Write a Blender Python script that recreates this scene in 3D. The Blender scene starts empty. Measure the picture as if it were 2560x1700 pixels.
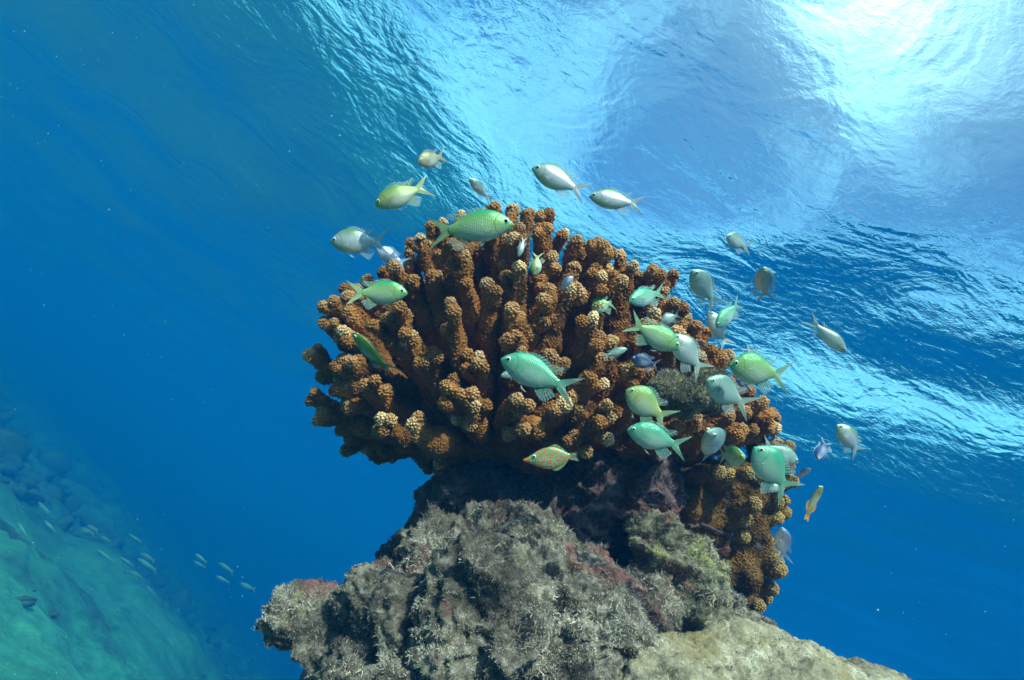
import bpy, math, random
import numpy as np
from mathutils import Vector, Matrix

random.seed(7)
RNG = np.random.default_rng(7)
scene = bpy.context.scene
COL = scene.collection
rad = math.radians

# ------------------------------------------------------------------ camera
FPX = 560.0                      # focal length in pixels of the 1024 px wide picture
PITCH, ROLL = rad(28.0), rad(33.0)
Fw = Vector((0, math.cos(PITCH), math.sin(PITCH)))
u0 = Vector((0, -math.sin(PITCH), math.cos(PITCH)))
r0 = Vector((1, 0, 0))
Rt = r0 * math.cos(ROLL) + u0 * math.sin(ROLL)
Up = -r0 * math.sin(ROLL) + u0 * math.cos(ROLL)
cam_data = bpy.data.cameras.new('camera')
cam_data.sensor_width = 36.0
cam_data.lens = 36.0 * FPX / 1024.0
cam_data.clip_start = 0.02
cam_data.clip_end = 2000
cam = bpy.data.objects.new('camera', cam_data)
COL.objects.link(cam)
cam.matrix_world = Matrix(((Rt.x, Up.x, -Fw.x, 0), (Rt.y, Up.y, -Fw.y, 0), (Rt.z, Up.z, -Fw.z, 0), (0, 0, 0, 1)))
scene.camera = cam

def ray(px, py):                 # viewing direction of a point of the 2560x1700 photograph (unit depth along the axis)
    return Fw + Rt * ((px - 1280) / 2.5 / FPX) - Up * ((py - 850) / 2.5 / FPX)
def P(px, py, d):                # the world point standing there at depth d (metres)
    return ray(px, py) * d
def S(px, d):                    # photograph pixels to metres at depth d
    return px / 2.5 / FPX * d

SURF_Z = 2.8                     # water surface above the camera

# ------------------------------------------------------------------ sky, sun, exposure
sun_dir = (Rt * 0.50 + Up * 0.80 - Fw * 0.42).normalized()      # towards the light
SUN_EL = math.asin(sun_dir.z)
SUN_ROT = math.atan2(sun_dir.x, sun_dir.y)
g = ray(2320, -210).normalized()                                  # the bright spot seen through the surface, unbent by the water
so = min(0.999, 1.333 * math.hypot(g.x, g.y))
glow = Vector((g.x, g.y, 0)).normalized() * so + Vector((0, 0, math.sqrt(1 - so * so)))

world = bpy.data.worlds.new('World')
scene.world = world
world.use_nodes = True
def node(nt, kind, **kw):
    n = nt.nodes.new(kind)
    for k, v in kw.items():
        if k in n.inputs.keys() and not hasattr(n, k):
            n.inputs[k].default_value = v
        else:
            setattr(n, k, v)
    return n
nt = world.node_tree
nt.nodes.clear()
out = nt.nodes.new('ShaderNodeOutputWorld')
bg = nt.nodes.new('ShaderNodeBackground')
sky = nt.nodes.new('ShaderNodeTexSky')
sky.sky_type = 'NISHITA'
sky.sun_disc = False
sky.sun_elevation = SUN_EL
sky.sun_rotation = SUN_ROT
tc = nt.nodes.new('ShaderNodeTexCoord')
# thin broken cloud
cl = nt.nodes.new('ShaderNodeTexNoise'); cl.inputs['Scale'].default_value = 2.2; cl.inputs['Detail'].default_value = 7; cl.inputs['Roughness'].default_value = .6
cl.inputs['Distortion'].default_value = .6
nt.links.new(tc.outputs['Generated'], cl.inputs['Vector'])
cr = nt.nodes.new('ShaderNodeMapRange'); cr.inputs[1].default_value = .51; cr.inputs[2].default_value = .95
nt.links.new(cl.outputs['Fac'], cr.inputs[0])
mixc = nt.nodes.new('ShaderNodeMix'); mixc.data_type = 'RGBA'
sepz = nt.nodes.new('ShaderNodeSeparateXYZ'); nt.links.new(tc.outputs['Generated'], sepz.inputs[0])
hz = nt.nodes.new('ShaderNodeMapRange'); hz.inputs[1].default_value = .50; hz.inputs[2].default_value = .05; hz.inputs[3].default_value = 0; hz.inputs[4].default_value = .95
nt.links.new(sepz.outputs[2], hz.inputs[0])
cmx = nt.nodes.new('ShaderNodeMath'); cmx.operation = 'ADD'; cmx.use_clamp = True
nt.links.new(cr.outputs[0], cmx.inputs[0]); nt.links.new(hz.outputs[0], cmx.inputs[1])
nt.links.new(cmx.outputs[0], mixc.inputs[0])
tint = nt.nodes.new('ShaderNodeMix'); tint.data_type = 'RGBA'; tint.blend_type = 'MULTIPLY'; tint.inputs[0].default_value = 1
nt.links.new(sky.outputs[0], tint.inputs[6]); tint.inputs[7].default_value = (.38, 1.15, 1.70, 1)
nt.links.new(tint.outputs[2], mixc.inputs[6])
mixc.inputs[7].default_value = (7.5, 16.5, 22, 1)
# wide bright aureole added to the sky at the bright spot, away from the lamp
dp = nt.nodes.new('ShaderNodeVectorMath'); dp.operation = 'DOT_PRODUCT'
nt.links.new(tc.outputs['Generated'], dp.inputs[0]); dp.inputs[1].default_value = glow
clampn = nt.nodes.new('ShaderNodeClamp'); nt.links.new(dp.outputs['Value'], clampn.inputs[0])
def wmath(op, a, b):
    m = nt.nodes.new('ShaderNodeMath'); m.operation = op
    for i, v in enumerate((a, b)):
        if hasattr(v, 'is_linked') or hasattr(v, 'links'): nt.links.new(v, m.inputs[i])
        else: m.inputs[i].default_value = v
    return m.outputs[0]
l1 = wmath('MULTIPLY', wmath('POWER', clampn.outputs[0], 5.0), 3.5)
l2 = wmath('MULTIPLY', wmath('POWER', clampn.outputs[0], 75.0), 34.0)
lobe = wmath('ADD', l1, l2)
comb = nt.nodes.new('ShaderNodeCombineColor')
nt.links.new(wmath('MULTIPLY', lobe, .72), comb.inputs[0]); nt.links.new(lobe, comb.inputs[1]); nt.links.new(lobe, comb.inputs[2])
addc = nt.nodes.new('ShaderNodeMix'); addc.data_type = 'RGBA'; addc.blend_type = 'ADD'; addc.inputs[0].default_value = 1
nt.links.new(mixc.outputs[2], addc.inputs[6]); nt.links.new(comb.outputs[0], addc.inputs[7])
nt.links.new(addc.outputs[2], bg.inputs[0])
bg.inputs[1].default_value = 0.08
nt.links.new(bg.outputs[0], out.inputs[0])

sd = bpy.data.lights.new('sun_strobe', 'SUN')  # daylight and strobe front light in one lamp, aimed from behind the camera
sd.energy = 5.0
sd.angle = rad(0.6)
sd.color = (1.0, 0.91, 0.77)
sun_strobe = bpy.data.objects.new('sun_strobe', sd)
COL.objects.link(sun_strobe)
sun_strobe.rotation_euler = (-sun_dir).to_track_quat('-Z', 'Y').to_euler()

scene.render.engine = 'CYCLES'
scene.view_settings.view_transform = 'Standard'
scene.view_settings.look = 'None'
scene.view_settings.gamma = 1
scene.view_settings.use_curve_mapping = False
scene.view_settings.exposure = 0.75
cy = scene.cycles
cy.use_denoising = True
cy.max_bounces = 8
cy.diffuse_bounces = 2
cy.glossy_bounces = 3
cy.transmission_bounces = 4
cy.transparent_max_bounces = 8
cy.volume_bounces = 3
cy.sample_clamp_indirect = 8.0

# ------------------------------------------------------------------ helpers
def link(o, parent=None):
    COL.objects.link(o)
    if parent is not None:
        o.parent = parent
    return o
def tag(o, label=None, cat=None, group=None, kind=None):
    if label: o['label'] = label
    if cat: o['category'] = cat
    if group: o['group'] = group
    if kind: o['kind'] = kind
    return o
def np_mesh(name, V, faces, smooth=True, attrs=None):
    """faces: list of int arrays (n,3) / (n,4)"""
    me = bpy.data.meshes.new(name)
    V = np.ascontiguousarray(V, dtype=np.float32)
    faces = [np.asarray(f, dtype=np.int32) for f in faces if len(f)]
    me.vertices.add(len(V)); me.vertices.foreach_set('co', V.ravel())
    loops = np.concatenate([f.ravel() for f in faces])
    tot = np.concatenate([np.full(len(f), f.shape[1], np.int32) for f in faces])
    start = np.concatenate(([0], np.cumsum(tot)[:-1])).astype(np.int32)
    me.loops.add(len(loops)); me.loops.foreach_set('vertex_index', loops)
    me.polygons.add(len(tot)); me.polygons.foreach_set('loop_start', start)
    try: me.polygons.foreach_set('loop_total', tot)
    except Exception: pass
    if smooth: me.polygons.foreach_set('use_smooth', np.ones(len(tot), bool))
    for k, a in (attrs or {}).items():
        at = me.attributes.new(k, 'FLOAT', 'POINT'); at.data.foreach_set('value', np.asarray(a, np.float32))
    me.update(calc_edges=True)
    me.validate()
    return me
def obj(name, me, m, parent=None, loc=None):
    o = bpy.data.objects.new(name, me)
    if m is not None and not me.materials: me.materials.append(m)
    if loc is not None: o.location = loc
    return link(o, parent)

def vhash(i, j, k, s):
    h = (i.astype(np.int64) * 374761393 + j.astype(np.int64) * 668265263 + k.astype(np.int64) * 2147483647 + s * 974634777) & 0xffffffff
    h = ((h ^ (h >> 13)) * 1274126177) & 0xffffffff
    h = (h ^ (h >> 16)) & 0xffffffff
    return h / 4294967295.0
def vnoise(p, seed=0):
    p = np.asarray(p, float)
    f = np.floor(p); t = p - f; i = f.astype(np.int64)
    t = t * t * t * (t * (t * 6 - 15) + 10)
    r = 0
    for a in (0, 1):
        for b in (0, 1):
            for c in (0, 1):
                w = (t[:, 0] if a else 1 - t[:, 0]) * (t[:, 1] if b else 1 - t[:, 1]) * (t[:, 2] if c else 1 - t[:, 2])
                r = r + w * vhash(i[:, 0] + a, i[:, 1] + b, i[:, 2] + c, seed)
    return r * 2 - 1
def fbm(p, octv=4, seed=0, gain=.5):
    p = np.asarray(p, float); s = 0; a = 1
    for o in range(octv):
        s = s + a * vnoise(p * (2.03 ** o) + 17.3 * o, seed + o); a *= gain
    return s

# ------------------------------------------------------------------ setting: sea floor, water surface, body of water
def plane_through(pa, pb):
    n = ray(*pa).cross(ray(*pb)).normalized()
    return n if n.z > 0 else -n
SLOPE_N = plane_through((-60, 700), (760, 1560))
FLOOR_D = 1.65
def floor_point(px, py):
    d = ray(px, py); k = -FLOOR_D / d.dot(SLOPE_N)
    return d * k

# ------------------------------------------------------------------ materials
def new_mat(name):
    m = bpy.data.materials.new(name); m.use_nodes = True
    return m, m.node_tree, m.node_tree.nodes['Principled BSDF']

def mat_water():
    m = bpy.data.materials.new('sea_surface'); m.use_nodes = True
    t = m.node_tree; t.nodes.clear()
    o = t.nodes.new('ShaderNodeOutputMaterial')
    gl = t.nodes.new('ShaderNodeBsdfGlass'); gl.inputs['IOR'].default_value = 1.333; gl.inputs['Roughness'].default_value = 0.0
    tcn = t.nodes.new('ShaderNodeTexCoord')
    def ripple(scale, stretch, detail, rot, dist):
        mp = t.nodes.new('ShaderNodeMapping'); mp.inputs['Scale'].default_value = (scale, scale * stretch, scale); mp.inputs['Rotation'].default_value = (0, 0, rot)
        t.links.new(tcn.outputs['Object'], mp.inputs['Vector'])
        n = t.nodes.new('ShaderNodeTexNoise'); n.inputs['Scale'].default_value = 1; n.inputs['Detail'].default_value = detail; n.inputs['Distortion'].default_value = dist
        n.inputs['Roughness'].default_value = .55
        t.links.new(mp.outputs[0], n.inputs['Vector'])
        return n.outputs['Fac']
    a = ripple(1.7, 1.35, 3, rad(25), .8)
    b = ripple(12.0, 1.5, 4, rad(40), .8)
    b1 = t.nodes.new('ShaderNodeBump'); b1.inputs['Strength'].default_value = 1; b1.inputs['Distance'].default_value = .030
    t.links.new(a, b1.inputs['Height'])
    b2 = t.nodes.new('ShaderNodeBump'); b2.inputs['Strength'].default_value = 1; b2.inputs['Distance'].default_value = .0044
    t.links.new(b, b2.inputs['Height']); t.links.new(b1.outputs[0], b2.inputs['Normal'])
    c = ripple(42.0, 1.5, 2, rad(35), .6)
    b3 = t.nodes.new('ShaderNodeBump'); b3.inputs['Strength'].default_value = 1; b3.inputs['Distance'].default_value = .0010
    t.links.new(c, b3.inputs['Height']); t.links.new(b2.outputs[0], b3.inputs['Normal'])
    t.links.new(b3.outputs[0], gl.inputs['Normal'])
    t.links.new(gl.outputs[0], o.inputs[0])
    return m

def mat_haze():
    m = bpy.data.materials.new('sea_water'); m.use_nodes = True
    t = m.node_tree; t.nodes.clear()
    o = t.nodes.new('ShaderNodeOutputMaterial')
    v = t.nodes.new('ShaderNodeVolumePrincipled')
    v.inputs['Density'].default_value = 0.20
    v.inputs['Color'].default_value = (0.001, 0.072, 0.222, 1)
    v.inputs['Absorption Color'].default_value = (0.022, 0.30, 0.36, 1)
    v.inputs['Anisotropy'].default_value = 0.0
    t.links.new(v.outputs[0], o.inputs['Volume'])
    return m

def mat_sand():
    m, t, p = new_mat('sand')
    tcn = t.nodes.new('ShaderNodeTexCoord')
    n1 = t.nodes.new('ShaderNodeTexNoise'); n1.inputs['Scale'].default_value = .5; n1.inputs['Detail'].default_value = 11; n1.inputs['Roughness'].default_value = .70; n1.inputs['Distortion'].default_value = .8
    t.links.new(tcn.outputs['Object'], n1.inputs['Vector'])
    r = t.nodes.new('ShaderNodeValToRGB')
    e = r.color_ramp.elements
    e[0].position = .36; e[0].color = (.06, .10, .06, 1)
    e[1].position = .60; e[1].color = (.15, .45, .25, 1)
    e.new(.47).color = (.09, .30, .16, 1)
    t.links.new(n1.outputs['Fac'], r.inputs[0])
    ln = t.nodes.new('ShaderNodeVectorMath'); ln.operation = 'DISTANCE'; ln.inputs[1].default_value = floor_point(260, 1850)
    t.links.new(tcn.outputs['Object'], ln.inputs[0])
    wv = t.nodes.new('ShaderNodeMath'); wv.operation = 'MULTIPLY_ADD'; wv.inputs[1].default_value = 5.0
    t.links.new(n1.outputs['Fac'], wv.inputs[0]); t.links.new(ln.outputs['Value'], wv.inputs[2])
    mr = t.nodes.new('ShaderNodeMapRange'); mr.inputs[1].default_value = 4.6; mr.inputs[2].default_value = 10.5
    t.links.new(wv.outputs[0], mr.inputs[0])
    n4 = t.nodes.new('ShaderNodeTexNoise'); n4.inputs['Scale'].default_value = 6.0; n4.inputs['Detail'].default_value = 9; n4.inputs['Roughness'].default_value = .78
    t.links.new(tcn.outputs['Object'], n4.inputs['Vector'])
    m4 = t.nodes.new('ShaderNodeMapRange'); m4.inputs[1].default_value = .32; m4.inputs[2].default_value = .62; m4.inputs[3].default_value = .45; m4.inputs[4].default_value = 1.15
    t.links.new(n4.outputs['Fac'], m4.inputs[0])
    v4 = t.nodes.new('ShaderNodeVectorMath'); v4.operation = 'SCALE'; t.links.new(r.outputs[0], v4.inputs[0]); t.links.new(m4.outputs[0], v4.inputs['Scale'])
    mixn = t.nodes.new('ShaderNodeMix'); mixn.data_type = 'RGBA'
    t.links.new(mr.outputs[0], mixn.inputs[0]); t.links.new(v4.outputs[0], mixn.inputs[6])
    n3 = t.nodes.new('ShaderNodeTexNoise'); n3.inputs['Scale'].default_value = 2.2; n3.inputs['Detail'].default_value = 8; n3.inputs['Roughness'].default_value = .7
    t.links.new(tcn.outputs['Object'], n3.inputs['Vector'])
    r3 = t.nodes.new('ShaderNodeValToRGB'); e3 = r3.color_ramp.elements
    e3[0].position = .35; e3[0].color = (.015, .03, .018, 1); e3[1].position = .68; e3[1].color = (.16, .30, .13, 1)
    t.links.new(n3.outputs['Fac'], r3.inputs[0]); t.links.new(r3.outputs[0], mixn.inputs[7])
    t.links.new(mixn.outputs[2], p.inputs['Base Color'])
    p.inputs['Roughness'].default_value = .95
    return m

def build_floor():
    nr, na = 420, 720
    rr = 0.35 * (160.0 ** (np.arange(nr) / (nr - 1)))
    aa = np.arange(na) * 2 * math.pi / na
    R_, A_ = np.meshgrid(rr, aa, indexing='ij')
    x = (R_ * np.cos(A_)).ravel(); y = (R_ * np.sin(A_)).ravel()
    z = -(FLOOR_D + SLOPE_N.x * x + SLOPE_N.y * y) / SLOPE_N.z
    p3 = np.stack([x, y, np.zeros_like(x)], 1)
    z = z + .12 * np.clip(.6 - np.abs(fbm(p3 * 1.1, 5, 33, .6)) * 2, -.6, 1) * np.clip((np.hypot(x, y) - 9) / 5, 0, 1)
    z = z + .10 * fbm(p3 * .9, 4, 3) + .30 * np.clip(fbm(p3 * .33, 4, 9), 0, 2) * np.clip((np.hypot(x, y) - 5) / 4, 0, 1)
    z = z + (.06 * fbm(p3 * 2.6, 5, 5, .6) + .05 * np.clip(fbm(p3 * 4.5, 3, 15), .1, 1)) * np.clip(.55 + fbm(p3 * .25, 2, 21), .06, 1)
    lim = SURF_Z - .35
    z = np.where(z > lim - 1, lim - 1 + 1 * np.tanh(z - lim + 1), z)
    z = np.maximum(z, -17 + .3 * np.sin(x))
    V = np.stack([x, y, z], 1)
    V = np.vstack([V, [[0, 0, -FLOOR_D / SLOPE_N.z]]])
    idx = np.arange(nr * na).reshape(nr, na)
    a = idx[:-1]; b = np.roll(idx, -1, 1)[:-1]; c = np.roll(idx, -1, 1)[1:]; d = idx[1:]
    q = np.stack([a, d, c, b], -1).reshape(-1, 4)
    tri = np.stack([np.full(na, nr * na), idx[0], np.roll(idx[0], -1)], 1)
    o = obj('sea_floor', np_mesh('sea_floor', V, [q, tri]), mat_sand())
    tag(o, 'pale sandy sea floor fading into the blue', 'sea floor', kind='structure')
build_floor()

def build_surface():
    nr, na = 420, 900
    rr = 0.25 * (230.0 ** (np.arange(nr) / (nr - 1)))
    aa = np.arange(na) * 2 * math.pi / na
    R_, A_ = np.meshgrid(rr, aa, indexing='ij')
    x = (R_ * np.cos(A_)).ravel(); y = (R_ * np.sin(A_)).ravel()
    z = np.full_like(x, SURF_Z)
    rs = np.random.default_rng(3)
    for lam, amp, n in ((4.6, .055, 4), (2.2, .030, 5), (1.0, .011, 6)):
        for _ in range(n):
            th = rad(60) + rs.normal() * .6; k = 2 * math.pi / lam / rs.uniform(.8, 1.25)
            z = z + amp / math.sqrt(n) * np.sin(k * (x * math.cos(th) + y * math.sin(th)) + rs.uniform(0, 6.28))
    V = np.vstack([np.stack([x, y, z], 1), [[0, 0, SURF_Z]]])
    idx = np.arange(nr * na).reshape(nr, na)
    a = idx[:-1]; b = np.roll(idx, -1, 1)[:-1]; c = np.roll(idx, -1, 1)[1:]; d = idx[1:]
    q = np.stack([a, d, c, b], -1).reshape(-1, 4)
    tri = np.stack([np.full(na, nr * na), idx[0], np.roll(idx[0], -1)], 1)
    o = obj('water_surface', np_mesh('water_surface', V, [q, tri]), mat_water())
    tag(o, 'rippled water surface seen from below', 'water', kind='structure')
    o.visible_shadow = False      # clear water lets the sun through
build_surface()

def build_haze():
    h = 60.0
    V = np.array([[sx * h, sy * h, z] for z in (-19.0, SURF_Z + .35) for sy in (-1, 1) for sx in (-1, 1)])
    F = np.array([[0, 2, 3, 1], [4, 5, 7, 6], [0, 1, 5, 4], [2, 6, 7, 3], [0, 4, 6, 2], [1, 3, 7, 5]])
    o = obj('haze', np_mesh('haze', V, [F], smooth=False), mat_haze())
    tag(o, 'blue sea water filling the scene', 'water', kind='stuff')
build_haze()
#--OBJECTS--
# ------------------------------------------------------------------ rocks
def mat_reef(name, c_dark, c_mid, c_pale, c_patch, patch=.62, scale=16.0, c_crust=(.26, .085, .085)):
    m, t, p = new_mat(name)
    tcn = t.nodes.new('ShaderNodeTexCoord')
    def noise(sc, det, rough=.6):
        n = t.nodes.new('ShaderNodeTexNoise'); n.inputs['Scale'].default_value = sc; n.inputs['Detail'].default_value = det; n.inputs['Roughness'].default_value = rough
        t.links.new(tcn.outputs['Object'], n.inputs['Vector']); return n.outputs['Fac']
    r = t.nodes.new('ShaderNodeValToRGB'); e = r.color_ramp.elements
    e[0].position = .32; e[0].color = (*c_dark, 1); e[1].position = .68; e[1].color = (*c_pale, 1); e.new(.5).color = (*c_mid, 1)
    mx = t.nodes.new('ShaderNodeMath'); mx.operation = 'MULTIPLY_ADD'; mx.inputs[1].default_value = .55
    sub = t.nodes.new('ShaderNodeMath'); sub.operation = 'MULTIPLY'; sub.inputs[1].default_value = .45
    t.links.new(noise(scale * 7, 4, .75), mx.inputs[0]); t.links.new(noise(scale, 5), sub.inputs[0]); t.links.new(sub.outputs[0], mx.inputs[2])
    t.links.new(mx.outputs[0], r.inputs[0])
    mp = t.nodes.new('ShaderNodeMapRange'); mp.inputs[1].default_value = patch; mp.inputs[2].default_value = patch + .08
    t.links.new(noise(scale * .7, 6, .7), mp.inputs[0])
    mixn = t.nodes.new('ShaderNodeMix'); mixn.data_type = 'RGBA'
    t.links.new(mp.outputs[0], mixn.inputs[0]); t.links.new(r.outputs[0], mixn.inputs[6]); mixn.inputs[7].default_value = (*c_patch, 1)
    m2 = t.nodes.new('ShaderNodeMapRange'); m2.inputs[1].default_value = .56; m2.inputs[2].default_value = .64
    of = t.nodes.new('ShaderNodeVectorMath'); of.operation = 'ADD'; of.inputs[1].default_value = (3.3, 1.7, 5.1); t.links.new(tcn.outputs['Object'], of.inputs[0])
    nn_ = t.nodes.new('ShaderNodeTexNoise'); nn_.inputs['Scale'].default_value = scale * .55; nn_.inputs['Detail'].default_value = 6; nn_.inputs['Roughness'].default_value = .65
    t.links.new(of.outputs[0], nn_.inputs['Vector']); t.links.new(nn_.outputs['Fac'], m2.inputs[0])
    mixm = t.nodes.new('ShaderNodeMix'); mixm.data_type = 'RGBA'
    t.links.new(m2.outputs[0], mixm.inputs[0]); t.links.new(mixn.outputs[2], mixm.inputs[6]); mixm.inputs[7].default_value = (*c_crust, 1)
    t.links.new(mixm.outputs[2], p.inputs['Base Color'])
    p.inputs['Roughness'].default_value = .9
    p.inputs['Specular IOR Level'].default_value = .25
    b = t.nodes.new('ShaderNodeBump'); b.inputs['Strength'].default_value = .9; b.inputs['Distance'].default_value = .004
    t.links.new(noise(260, 4, .7), b.inputs['Height']); t.links.new(b.outputs[0], p.inputs['Normal'])
    return m
def mat_turf(name, ca, cb):
    m, t, p = new_mat(name)
    at = t.nodes.new('ShaderNodeAttribute'); at.attribute_name = 'rnd'
    r = t.nodes.new('ShaderNodeValToRGB'); e = r.color_ramp.elements
    e[0].color = (*ca, 1); e[1].color = (*cb, 1)
    t.links.new(at.outputs['Fac'], r.inputs[0]); t.links.new(r.outputs[0], p.inputs['Base Color'])
    p.inputs['Roughness'].default_value = .8
    return m

AX = np.array([Rt, Up, Fw])
def npv(v): return np.array(v, float)
_ico = None
def ico():
    global _ico
    if _ico is None:
        import bmesh
        bm = bmesh.new(); bmesh.ops.create_icosphere(bm, subdivisions=4, radius=1)
        bm.verts.ensure_lookup_table()
        _ico = (np.array([v.co[:] for v in bm.verts]), np.array([[v.index for v in f.verts] for f in bm.faces])); bm.free()
    return _ico
def blob_verts(blobs, vox, disp, seed):
    Vs, Fs, n = [], [], 0
    iv, fi = ico()
    for (px, py, d, rx, ry, rz) in blobs:
        c = npv(P(px, py, d)); a, b = S(rx, d), S(ry, d)
        v = c + iv[:, :1] * a * AX[0] + iv[:, 1:2] * b * AX[1] + iv[:, 2:] * rz * AX[2]
        Vs.append(v); Fs.append(fi + n); n += len(v)
    me = np_mesh('tmp', np.vstack(Vs), [np.vstack(Fs)])
    o = bpy.data.objects.new('tmp', me); COL.objects.link(o)
    md = o.modifiers.new('r', 'REMESH'); md.mode = 'VOXEL'; md.voxel_size = vox
    sm = o.modifiers.new('s', 'SMOOTH'); sm.iterations = 6; sm.factor = .5
    dg = bpy.context.evaluated_depsgraph_get()
    ev = o.evaluated_get(dg).to_mesh()
    V = np.empty(len(ev.vertices) * 3); ev.vertices.foreach_get('co', V); V = V.reshape(-1, 3)
    N = np.empty(len(ev.vertices) * 3, np.float32); ev.vertices.foreach_get('normal', N); N = N.reshape(-1, 3).astype(float)
    L = np.empty(len(ev.loops), np.int32); ev.loops.foreach_get('vertex_index', L)
    ls = np.empty(len(ev.polygons), np.int32); ev.polygons.foreach_get('loop_total', ls)
    assert (ls == 4).all()
    F = L.reshape(-1, 4)
    o.to_mesh_clear() if False else None
    bpy.data.objects.remove(o); bpy.data.meshes.remove(me)
    for i, (amp, fr, octv, kind) in enumerate(disp):
        q = V * fr
        h = fbm(q, octv, seed + 31 * i)
        if kind == 'pit': h = -np.abs(h) * 1.6 + .4
        V = V + N * (amp * h)[:, None]
    return V, N, F
def tri_normals(V, F):
    a = V[F[:, 1]] - V[F[:, 0]]; b = V[F[:, 2]] - V[F[:, 0]]
    n = np.cross(a, b); ar = np.linalg.norm(n, axis=1) + 1e-12
    return n / ar[:, None], ar
def turf_mesh(name, V, F, count, length, width, rng, per=2):
    n, ar = tri_normals(V, F)
    # only where a blade could be seen: keep the near side dense
    cen = V[F].mean(1)
    facing = -(n * cen).sum(1) / np.linalg.norm(cen, axis=1)
    w = ar * np.where(facing > -.25, 1, .12)
    idx = rng.choice(len(F), count, p=w / w.sum())
    t = rng.random((count, 2))
    p0 = V[F[idx, 0]] * (1 - t[:, :1]) * (1 - t[:, 1:]) + V[F[idx, 1]] * t[:, :1] * (1 - t[:, 1:]) + V[F[idx, 2]] * t[:, :1] * t[:, 1:] + V[F[idx, 3]] * (1 - t[:, :1]) * t[:, 1:]
    clump = np.clip(fbm(p0 * 30, 3, 77) * .7 + .65, .12, 1.6)
    VV, rr = [], []
    for k in range(per):
        d = n[idx] + rng.normal(size=(count, 3)) * .75; d /= np.linalg.norm(d, axis=1)[:, None]
        s = np.cross(d, rng.normal(size=(count, 3))); s /= np.linalg.norm(s, axis=1)[:, None]
        l = length * clump * rng.uniform(.4, 1.25, count)
        mid = p0 + d * (l * .55)[:, None] + rng.normal(size=(count, 3)) * (l * .12)[:, None]
        tip = mid + d * (l * .45)[:, None] + rng.normal(size=(count, 3)) * (l * .25)[:, None]
        wd = width * rng.uniform(.7, 1.3, count)[:, None]
        VV.append(np.stack([p0 - s * wd - n[idx] * .0015, p0 + s * wd - n[idx] * .0015, mid + s * wd * .8, mid - s * wd * .8, tip + s * wd * .35, tip - s * wd * .35], 1))
        rr.append(np.repeat(np.clip(.48 + .55 * fbm(p0 * 16, 3, 91) + rng.normal(0, .17, count), 0, 1), 6))
    VV = np.concatenate(VV).reshape(-1, 3)
    b = np.arange(len(VV) // 6)[:, None] * 6
    Q = np.concatenate([b + np.array([[0, 1, 2, 3]]), b + np.array([[3, 2, 4, 5]])])
    return np_mesh(name, VV, [Q], attrs={'rnd': np.concatenate(rr)})
def rock(name, blobs, mat, tmat, label, cat='rock', vox=.0036, disp=None, turf=20000, tl=.007, tw=.00034, seed=1, group=None, fronds=0):
    disp = disp or [(.036, 8, 3, 'n'), (.019, 20, 3, 'pit'), (.006, 65, 3, 'pit'), (.003, 160, 2, 'n')]
    V, N, F = blob_verts(blobs, vox, disp, seed)
    base = npv(P(*blobs[0][:3]))
    root = bpy.data.objects.new(name, None); root.empty_display_size = .05; link(root); root.location = base
    tag(root, label, cat, group)
    rng = np.random.default_rng(seed)
    obj('rock_body', np_mesh('rock_body', V - base, [F]), mat, root)
    if turf:
        me = turf_mesh('algae_turf', V, F, turf, tl, tw, rng)
        me.transform(Matrix.Translation(-Vector(base)))
        o = obj('algae_turf', me, tmat, root); o['kind'] = 'stuff'
    if fronds:
        me = turf_mesh('algae_fronds', V, F, fronds, .015, .0007, rng)
        me.transform(Matrix.Translation(-Vector(base)))
        o = obj('algae_fronds', me, tmat, root); o['kind'] = 'stuff'
    return root, V, F

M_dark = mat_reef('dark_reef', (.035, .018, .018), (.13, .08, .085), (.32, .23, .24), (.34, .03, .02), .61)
M_grey = mat_reef('turfed_rock', (.026, .017, .013), (.14, .105, .085), (.52, .43, .36), (.26, .27, .07), .62)
M_lime = mat_reef('limy_rock', (.04, .03, .025), (.20, .165, .12), (.58, .50, .36), (.38, .36, .10), .54)
M_slab = mat_reef('sandy_rock', (.13, .10, .065), (.38, .31, .22), (.80, .71, .60), (.22, .14, .06), .55, 9.0, (.30, .22, .11))
T_grey = mat_turf('grey_turf', (.06, .045, .036), (.70, .59, .50))
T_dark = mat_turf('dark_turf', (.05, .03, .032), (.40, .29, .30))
T_lime = mat_turf('lime_turf', (.09, .07, .045), (.66, .58, .42))

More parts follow.
